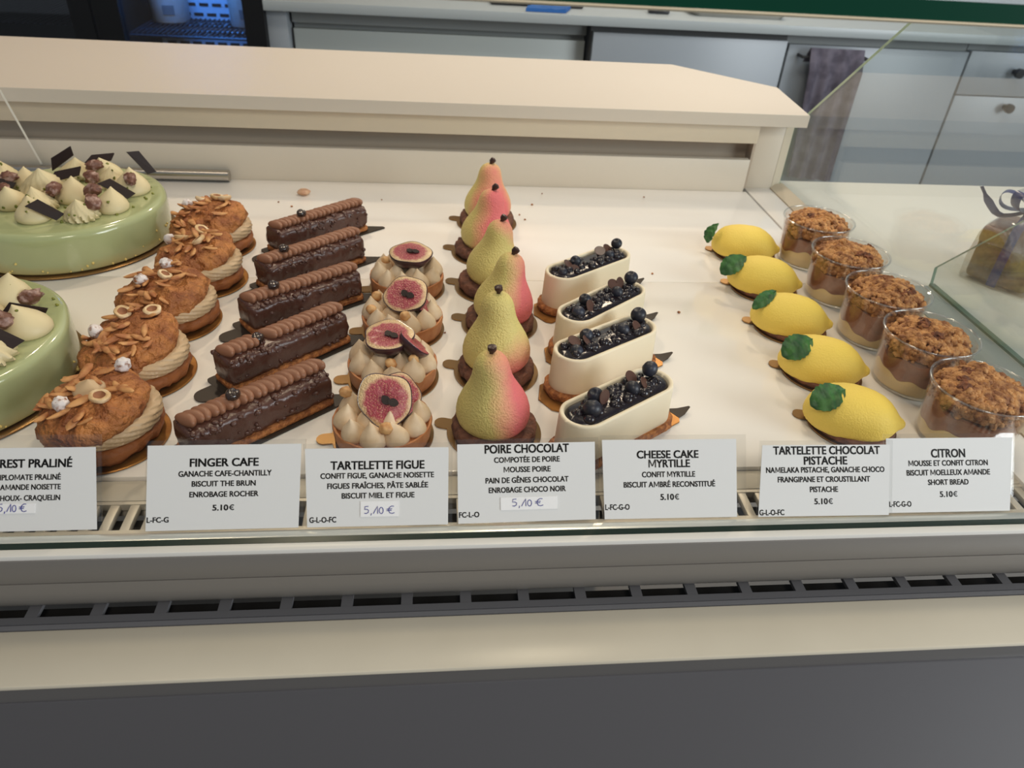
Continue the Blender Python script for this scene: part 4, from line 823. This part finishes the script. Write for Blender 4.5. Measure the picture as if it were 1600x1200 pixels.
# ------------------------------------------------------------------ crumble cups
def cup(i, x, y):
    labels = ['clear dessert cup topped with crumble, at the back by the corner post', 'clear crumble cup second from the back, beside the second lemon', 'middle clear crumble cup with a dark clump on its far side', 'clear crumble cup second from the front, dark prune piece in its layers', 'front clear crumble cup cut off by the right picture edge']
    root = thing('dessert_cup', labels[i], 'cup', (x, y, 0), i * 1.3, 'crumble dessert cups')
    H = 0.056; rb, rt = 0.0375, 0.0423
    MB().lathe([(0, 0.0002), (rb - 0.001, 0.0002), (rb, 0.0012), (rt - 0.0006, H - 0.003), (rt + 0.0012, H - 0.0026), (rt + 0.0016, H - 0.0010), (rt + 0.0006, H), (rt - 0.0014, H - 0.0008), (rt - 0.0020, H - 0.003), (rb - 0.0010, 0.0022), (rb - 0.002, 0.0016), (0, 0.0016)], 80).build('cup', cup_m, root, ang=50)
    rm = MB(); rm.tube([(0.0431 * math.cos(2 * PI * k / 96), 0.0431 * math.sin(2 * PI * k / 96), H + 0.0002) for k in range(97)], (0.0010, 0.0008), 8)
    rm.build('rim', rim_m, root, ang=60)
    rnd = random.Random(70 + i)
    ri = lambda z: rb - 0.0013 + (rt - rb) * z / H
    z1 = lambda t: 0.0165 + 0.004 * math.sin(2 * t + i) + 0.0025 * math.sin(5 * t + 2 * i) + 0.0015 * math.sin(11 * t)
    b = MB(); n = 72
    rings = [[Vector((0.0, 0.0, 0.0019)) for j in range(n)]]
    def ringf(f): return [Vector((f(2 * PI * j / n)[0] * math.cos(2 * PI * j / n), f(2 * PI * j / n)[0] * math.sin(2 * PI * j / n), f(2 * PI * j / n)[1])) for j in range(n)]
    b.loft([ringf(lambda t: (0.0002, 0.0019)), ringf(lambda t: (rb - 0.0024, 0.0019)), ringf(lambda t: (ri(0.004), 0.004)), ringf(lambda t: (ri(z1(t)), z1(t))), ringf(lambda t: (0.02, 0.017)), ringf(lambda t: (0.0002, 0.017))]).build('lemon_cream', lcream_m, root, ang=60)
    z2 = lambda t: 0.0375 + 0.003 * math.sin(3 * t + i * 2) + 0.0025 * math.sin(7 * t + i)
    b = MB().loft([ringf(lambda t: (0.0002, 0.0172)), ringf(lambda t: (0.02, 0.0172)), ringf(lambda t: (ri(z1(t)), z1(t) + 0.0002)), ringf(lambda t: (ri((z1(t) + z2(t)) / 2) * (0.99 + 0.01 * math.sin(9 * t + i)), (z1(t) + z2(t)) / 2)), ringf(lambda t: (ri(z2(t)) * (0.985 + 0.015 * math.sin(6 * t)), z2(t))), ringf(lambda t: (0.02, 0.039)), ringf(lambda t: (0.0002, 0.039))])
    b.build('cocoa_mousse', mousse_m, root, ang=60)
    c = MB()
    for k in range(900):
        r = 0.0385 * math.sqrt(rnd.random()); t = rnd.uniform(0, 6.283); hh = 0.0510 + 0.0100 * (1 - (r / 0.038) ** 2) + 0.003 * noise.noise(Vector((r * math.cos(t) * 60, r * math.sin(t) * 60, i * 3)))
        if r > 0.0335: hh = rnd.uniform(0.0390, 0.0500)
        s = rnd.choice((0.0013, 0.0016, 0.0020, 0.0026, 0.0036))
        if r + s > 0.0395: r = 0.0395 - s
        c.blob((r * math.cos(t), r * math.sin(t), hh - s * 0.3), (s * rnd.uniform(.8, 1.3), s * rnd.uniform(.8, 1.3), s), rnd.random() * 40, 0.5, 2.2, 2, rot3(0, 0, rnd.random() * 3))
    ma_, mr_ = rnd.uniform(0, 6.28), rnd.uniform(0.010, 0.022)
    for k in range(90):                                               # a loose higher clump
        dx, dy = rnd.gauss(0, 0.006), rnd.gauss(0, 0.006); s = rnd.uniform(0.0012, 0.0034)
        x_, y_ = mr_ * math.cos(ma_) + dx, mr_ * math.sin(ma_) + dy
        if math.hypot(x_, y_) > 0.036: continue
        c.blob((x_, y_, 0.0600 + rnd.uniform(0, 0.006) * math.exp(-(dx * dx + dy * dy) / 7e-5) - 0.003 * (math.hypot(x_, y_) / 0.03) ** 2), (s * 1.2, s, s), rnd.random() * 40, 0.5, 2.2, 2)
    c.lathe([(0, 0.0392), (0.036, 0.0392), (0.0375, 0.0415), (0.035, 0.0480), (0.022, 0.0550), (0.010, 0.0580), (0, 0.0585)], 48)
    cc = c.build('crumble', crumble_m, root, ang=70); cc['kind'] = 'stuff'
    for k in range(3):
        a = rnd.uniform(0, 6.28); r = rnd.uniform(0.008, 0.026)
        part(fresh(CACHE, 'crumble_lump/%d' % (k % 2), (lambda kk: lambda: mesh_of(MB().blob((0, 0, 0), (0.006, 0.005, 0.004), kk * 3.1, 0.5, 2.2, 3, None, 0.25, 6), 'crumble_lump', mat('dark_crumble', (136, 78, 42), 0.75, col2=(96, 54, 32), nscale=160, bump=(380, 0.9, 0.002))))(k), root, (r * math.cos(a), r * math.sin(a), 0.0615 - r * 0.14), (0, 0, k), rnd.uniform(.8, 1.2)), 'dark baked crumble lump')
for i, (x, y) in enumerate(((0.4835, 0.8420), (0.4787, 0.7450), (0.4771, 0.6545), (0.4738, 0.5662), (0.4710, 0.4780))): cup(i, x, y)

# ------------------------------------------------------------------ price cards
paper_m = mat('card_paper', (222, 222, 222), 0.6)
ink_m = mat('black_ink', (14, 14, 15), 0.6)
pen_m = mat('blue_pen', (40, 48, 140), 0.5)
stick_m = mat('price_sticker', (240, 239, 240), 0.55)
UNIT = 1000.0
def glyphs(s, bold=0.004):
    """letters as a flat mesh: (verts, faces) in em units; the euro sign is drawn from strokes"""
    vs, fs, x, seg = [], [], 0.0, ''
    def quad(*q):
        b = len(vs); vs.extend((x + u, v_) for u, v_ in q); fs.append((b, b + 1, b + 2, b + 3))
    for ch in list(s) + ['']:
        if ch not in '€M':
            seg += ch; continue
        if seg:
            c = bpy.data.curves.new('t', 'FONT'); c.body = seg; c.size = 1; c.offset = bold; c.resolution_u = 3
            o = bpy.data.objects.new('t', c); COL.objects.link(o)
            bpy.context.view_layer.update()
            me = bpy.data.meshes.new_from_object(o.evaluated_get(bpy.context.evaluated_depsgraph_get()))
            for ox, oy in ((-0.030, -0.014), (0.030, -0.014), (-0.030, 0.014), (0.030, 0.014), (0, -0.014), (0, 0.014)):   # heavier strokes
                b = len(vs); vs += [(v.co.x + x + ox, v.co.y + oy) for v in me.vertices]; fs += [tuple(i + b for i in p.vertices) for p in me.polygons]
            bpy.data.objects.remove(o); bpy.data.curves.remove(c); bpy.data.meshes.remove(me)
            x = (max(v[0] for v in vs) if vs else x) + 0.07 + 0.24 * (len(seg) - len(seg.rstrip()))
            seg = ''
        if ch == 'M':
            quad((0, -0.01), (0.13, -0.01), (0.13, 0.71), (0, 0.71)); quad((0.67, -0.01), (0.80, -0.01), (0.80, 0.71), (0.67, 0.71))
            quad((0.02, 0.71), (0.34, 0.10), (0.46, 0.10), (0.16, 0.71)); quad((0.64, 0.71), (0.34, 0.10), (0.46, 0.10), (0.78, 0.71))
            x += 0.85
        elif ch == '€':
            st = 0.075; N_ = 14
            for k in range(N_):
                a0, a1 = math.radians(52 + 256 * k / N_), math.radians(52 + 256 * (k + 1) / N_)
                quad(*[(0.38 + rr * 0.85 * math.cos(a), 0.35 + rr * math.sin(a)) for a, rr in ((a0, 0.36), (a1, 0.36), (a1, 0.23), (a0, 0.23))])
            for yy in (0.28, 0.42): quad((0, yy - st / 2), (0.44, yy - st / 2), (0.46, yy + st / 2), (0, yy + st / 2))
            x += 0.7
    return vs, fs
def pen_strokes(x0, x1, yb, h):
    """handwritten 5,10€ as thin round strokes between x0 and x1"""
    W = x1 - x0; P = []
    P.append([(0.13, 1.0), (0.02, 0.98), (0.01, 0.58), (0.08, 0.62), (0.14, 0.48), (0.13, 0.2), (0.06, 0.05), (0.0, 0.1)])
    P.append([(0.235, 0.08), (0.215, -0.22)])
    P.append([(0.30, 0.02), (0.36, 0.5), (0.44, 1.0), (0.44, 0.5), (0.44, 0.0)])
    P.append([(0.56 + 0.065 * math.cos(a), 0.42 + 0.42 * math.sin(a)) for a in [2 * PI * k / 12 for k in range(13)]])
    P.append([(0.98, 0.95), (0.90, 0.98), (0.82, 0.75), (0.80, 0.4), (0.84, 0.08), (0.92, 0.0), (1.0, 0.1)])
    P.append([(0.74, 0.58), (0.92, 0.62)]); P.append([(0.74, 0.38), (0.90, 0.42)])
    return [[(x0 + u * W, yb + v_ * h) for u, v_ in s] for s in P]
TAGS = [
('praline', [-0.3241, 0.3827], 0.0881, 0.0, [('PARIS-BREST PRALINÉ', 'REST PRALINÉ', 22.8, 70.4, 46.7, 5.8), ('DIPLOMATE PRALINÉ', 'IPLOMATE PRALINÉ', 23.2, 63.1, 37.1, 3.8), ('AMANDE NOISETTE', '', 23.5, 63.3, 30.3, 3.7), ('CHOUX- CRAQUELIN', 'HOUX- CRAQUELIN', 23.8, 63.2, 22.8, 3.7)], [(-0.5, 12.2), (46.9, 19.0)], [(23.2, 16.0), (41.6, 15.6)], 'white price card cut off at the left, with a handwritten price sticker'),
('cafe', [-0.2026, 0.3798], 0.1046, 0.0016, [('FINGER CAFE', '', 28.9, 76.5, 47.4, 5.7), ('GANACHE CAFE-CHANTILLY', '', 21.3, 85.6, 39.5, 3.9), ('BISCUIT THE BRUN', '', 30.5, 74.6, 32.4, 3.8), ('ENROBAGE ROCHER', '', 29.1, 76.6, 24.9, 3.8), ('5.10€', '', 45.0, 60.0, 15.4, 4.0), ('L-FC-G', '', 0.6, 15.5, 7.7, 3.7)], None, None, 'white price card headed FINGER CAFE before the chocolate fingers'),
('figue', [-0.0918, 0.3798], 0.1005, -0.0017, [('TARTELETTE FIGUE', '', 16.0, 83.6, 43.9, 6.0), ('CONFIT FIGUE, GANACHE NOISETTE', '', 8.9, 90.5, 36.4, 3.9), ('FIGUES FRAÎCHES, PÂTE SABLÉE', '', 13.8, 86.2, 29.1, 3.9), ('BISCUIT MIEL ET FIGUE', '', 24.1, 76.3, 22.0, 3.9), ('G-L-O-FC', '', 1.4, 20.4, 5.2, 3.9)], [(37.6, 6.7), (64.7, 17.8)], [(40.4, 11.4), (61.9, 11.0)], 'white price card headed TARTELETTE FIGUE before the fig tartlets'),
('poire', [0.0162, 0.3800], 0.1026, 0.0118, [('POIRE CHOCOLAT', '', 20.2, 83.7, 53.8, 6.2), ('COMPOTÉE DE POIRE', '', 27.1, 76.5, 45.7, 4.0), ('MOUSSE POIRE', '', 34.2, 69.4, 38.5, 4.0), ('PAIN DE GÊNES CHOCOLAT', '', 20.5, 82.8, 30.7, 4.0), ('ENROBAGE CHOCO NOIR', '', 22.8, 80.5, 23.6, 4.0), ('FC-L-O', '', 0.6, 15.6, 6.3, 3.9)], [(31.4, 8.8), (73.7, 18.1)], [(40.1, 13.9), (63.1, 13.2)], 'white price card headed POIRE CHOCOLAT before the pear cakes'),
('cheese', [0.1256, 0.3810], 0.1027, -0.006, [('CHEESE CAKE', '', 25.5, 73.8, 48.0, 5.8), ('MYRTILLE', '', 34.5, 66.9, 41.1, 5.8), ('CONFIT MYRTILLE', '', 29.2, 70.7, 32.9, 4.1), ('BISCUIT AMBRÉ RECONSTITUÉ', '', 15.0, 86.2, 25.4, 4.1), ('5.10€', '', 43.1, 57.7, 15.9, 4.4), ('L-FC-G-O', '', 0.6, 19.3, 8.9, 4.1)], None, None, 'white price card headed CHEESE CAKE MYRTILLE in a wider clear holder'),
('pist', [0.2449, 0.3798], 0.1052, -0.0121, [('TARTELETTE CHOCOLAT', '', 13.5, 100.3, 50.4, 6.2), ('PISTACHE', '', 37.8, 73.1, 42.5, 6.2), ('NAMELAKA PISTACHE, GANACHE CHOCO', '', 7.3, 103.3, 35.4, 4.2), ('FRANGIPANE ET CROUSTILLANT', '', 16.4, 91.2, 28.1, 4.2), ('PISTACHE', '', 41.9, 64.7, 20.4, 4.2), ('5.10€', '', 45.1, 60.1, 11.2, 4.4), ('G-L-O-FC', '', 0.9, 20.8, 3.2, 4.2)], None, None, 'white price card headed TARTELETTE CHOCOLAT PISTACHE overlapping its right neighbour'),
('citron', [0.3485, 0.3806], 0.1045, -0.0046, [('CITRON', '', 40.3, 69.3, 46.0, 6.6), ('MOUSSE ET CONFIT CITRON', '', 21.1, 88.1, 38.3, 4.3), ('BISCUIT MOELLEUX AMANDE', '', 19.1, 89.5, 30.9, 4.3), ('SHORT BREAD', '', 36.5, 70.8, 23.3, 4.2), ('5.10€', '', 45.9, 60.8, 13.9, 4.4), ('L-FC-G-O', '', 3.4, 21.8, 6.8, 4.2)], None, None, 'white price card headed CITRON at the right end')]
CORN = {'praline': (0, 0.0575, 0.0855), 'cafe': (0.0, 0.0598, 0.1062), 'figue': (-0.0022, 0.0562, 0.1012), 'poire': (0, 0.0578, 0.1036), 'cheese': (-0.001, 0.0592, 0.104), 'pist': (0.0050, 0.0545, 0.1088), 'citron': (0.0035, 0.058, 0.1105)}
for name, (bx_, by_), W, yw, lines, stk, hand, lab in TAGS:
    root = thing('price_card', lab, 'price card', (bx_, by_ + 0.0012, 0.0042), yw, 'price cards along the front glass', rx=math.radians(-40))
    x0, top_, x1 = CORN[name]
    # local: x along the card, z up the leaning card, -y faces the customer
    xl = -0.014 if name == 'praline' else 0.0
    quad = [(xl, 0), (W, 0), (x1, top_), (x0 + xl, top_)]
    MB().loft([[Vector((x, y, z)) for x, z in quad] for y in (0.0, 0.0004)]).build('paper', paper_m, root, smooth=False)
    wd = 0.008 if name == 'cheese' else 0.003
    hq = [(xl - 0.0012, -0.0005), (W + wd, -0.0005), (x1 + wd, top_ + 0.0035), (x0 + xl - 0.0012, top_ + 0.0035)]
    if name == 'praline': hq[2] = (x1 + 0.003, top_ + 0.009); hq[3] = (x0 + xl, top_ + 0.009)
    hb = MB().loft([[Vector((x, y, z)) for x, z in hq] for y in (0.0006, 0.0022)])
    hb.build('acrylic_holder', acryl_m, root, smooth=False)
    lt = MB()
    for s, ref, l, r, yc, cap in lines:
        vs, fs = glyphs(s)
        full0, full1 = min(v[0] for v in vs), max(v[0] for v in vs)
        wref = full1 - full0
        if ref:
            rv, _ = glyphs(ref); wref = max(v[0] for v in rv) - min(v[0] for v in rv)
        sx = (r - l) / wref; sz = cap / 0.70
        lt.add([Vector(((r + (v[0] - full1) * sx) / UNIT, -0.00015, (yc - cap / 2 + v[1] * sz) / UNIT)) for v in vs], fs)
    lt.build('lettering', ink_m, root, smooth=False)
    if stk:
        (a, b_), (c_, d_) = stk
        sk = MB().box(max(a, 1.0) / UNIT, c_ / UNIT, -0.0005, -0.0001, b_ / UNIT, d_ / UNIT).build('price_sticker', stick_m, root, smooth=False)
        hw = MB(); (h0, hy), (h1, _) = hand
        for s in pen_strokes(h0, h1, hy - 2.6, 5.4): hw.tube([Vector((u / UNIT, -0.0006, v_ / UNIT)) for u, v_ in s], 0.00028, 5)
        part(hw.build('handwriting', pen_m, sk), 'price handwritten in blue pen')

# ------------------------------------------------------------------ wrapped cake with ribbon
bag = thing('wrapped_cake', 'cellophane wrapped cake tied with a dark blue ribbon on the right ledge', 'wrapped cake', (0.7244, 0.7918, 0.0012), math.radians(-53))
cake = MB().box(-0.036, 0.036, -0.036, 0.036, 0.001, 0.060, bev=0.007).displace(0.0015, 60, 2)
cake.build('cake_block', mat('sponge_block', (150, 134, 84), 0.7, col2=(104, 84, 54), nscale=34, ncon=(0.38, 0.62)), bag, ang=60)
MB().box(-0.038, 0.038, -0.038, 0.038, 0.0470, 0.070, bev=0.006).displace(0.003, 50, 5).build('topping', mat('brown_topping', (120, 78, 56), 0.35, coat=0.5, bump=(70, 0.8, 0.004)), bag, ang=60)
ce = MB(); rings = []
for k, (z, s, rc_) in enumerate(((0.0, 0.078, 0.004), (0.003, 0.082, 0.006), (0.03, 0.0815, 0.008), (0.058, 0.080, 0.010), (0.070, 0.070, 0.014), (0.080, 0.046, 0.016), (0.088, 0.022, 0.0105), (0.092, 0.014, 0.0065), (0.100, 0.030, 0.012), (0.112, 0.046, 0.016))):
    rings.append([Vector((q.x * (1 + 0.03 * nz((q.x * 40, q.y * 40, z * 30), 1, k)), q.y * (1 + 0.03 * nz((q.x * 40, q.y * 40, z * 30), 1, k + 5)), z)) for q in stadium(s, s, 6, 0, rc_)])
ce.loft(rings)
ce.displace(0.0025, 70, 8, keep=lambda q: 1 if q.z > 0.01 else 0)
ce.build('cellophane_wrap', cello_m, bag, ang=35)
rib = mat('blue_ribbon', (30, 42, 110), 0.28, spec=0.7)
rb_ = MB()
def strap(pts, wdt=0.0045): rb_.tube(pts, (0.0005, wdt), 8, flat=(0, 0, 1))
def ribbon(pts, flat, wdt=0.0055): rb_.tube(pts, (0.0004, wdt), 8, flat=flat)
ribbon([(0.0, -0.0425, 0.002), (0.0, -0.0430, 0.03), (0.0, -0.0425, 0.058), (0.0, -0.0375, 0.074), (0.0, -0.024, 0.085), (0.0, -0.010, 0.092)], (0, 1, 0))
ribbon([(0.0425, 0.0, 0.002), (0.043, 0.0, 0.03), (0.0425, 0.0, 0.058), (0.0375, 0.0, 0.074), (0.024, 0, 0.085), (0.010, 0, 0.092)], (1, 0, 0))
def loop(ax, ln, up_, seed):
    d_ = Vector((math.cos(ax), math.sin(ax), 0)); pts = []
    for k in range(17):
        t = k / 16; a = 2 * PI * t
        pts.append(Vector((0, 0, 0.093)) + d_ * (ln * math.sin(PI * t) ** 0.9) + Vector((0, 0, up_ * math.sin(PI * t) + 0.010 * math.sin(a))))
    e_ = Vector((-d_.y, d_.x, 0)); rb_.tube([p for p in pts], (0.0080, 0.0004), 8, flat=e_)
for ax, ln, up_ in ((3.3, 0.040, 0.006), (4.1, 0.032, 0.014), (0.2, 0.034, 0.010), (5.9, 0.040, 0.010), (1.6, 0.040, 0.018), (5.0, 0.034, 0.004)): loop(ax, ln, up_, 0)
for ax, ln in ((3.75, 0.068), (0.9, 0.055)):
    d_ = Vector((math.cos(ax), math.sin(ax), 0)); e_ = Vector((-d_.y, d_.x, 0))
    rb_.tube([Vector((0, 0, 0.093)) + d_ * (ln * t) + Vector((0, 0, -0.012 * math.sin(PI * t) + 0.022 * max(0, t - 0.55) * 2)) for t in [k / 10 for k in range(11)]], lambda s: (0.0060 * (1 if s < 0.9 else 0.4), 0.0004), 8, flat=(e_ + Vector((0, 0, 1.2))).normalized())
rb_.blob((0, 0, 0.093), (0.010, 0.010, 0.006), 1, 0.2, 2, 2)
rb_.build('ribbon', rib, bag, ang=50)

# ------------------------------------------------------------------ crumbs lying on the deck
nut = MB().blob((0, 0, 0.0045), (0.0085, 0.0060, 0.0045), 4, 0.35, 1.8, 3).build('nut_fragment', mat('pale_nut', (216, 176, 140), 0.6, col2=(190, 140, 110), nscale=100), ang=60)
nut.location = (-0.1847, 1.029, 0.0003); tag(nut, 'pale broken nut lying alone on the deck behind the fingers', 'nut piece')
spots = [(-0.075, 1.017), (0.118, 0.972), (0.124, 0.955), (0.140, 1.01), (0.160, 1.055), (0.315, 1.05), (0.265, 0.795), (0.272, 0.70), (0.010, 0.655), (-0.215, 1.0), (-0.195, 0.985)]
cm0 = None
for k, (x, y) in enumerate(spots):
    if cm0 is None: cm0 = MB().blob((0, 0, 0.0008), (0.0016, 0.0012, 0.0009), 3, 0.5, 2, 2).build('crumb', crumb_m, ang=60); q = cm0
    else: q = cm0.copy(); COL.objects.link(q)
    q.location = (x, y, 0.0001); q.rotation_euler = (0, 0, k * 1.3); q.scale = (0.8 + 0.15 * (k % 4),) * 3
    tag(q, 'tiny brown pastry crumb lying loose on the bare white deck', 'crumb', 'loose crumbs on the white deck')
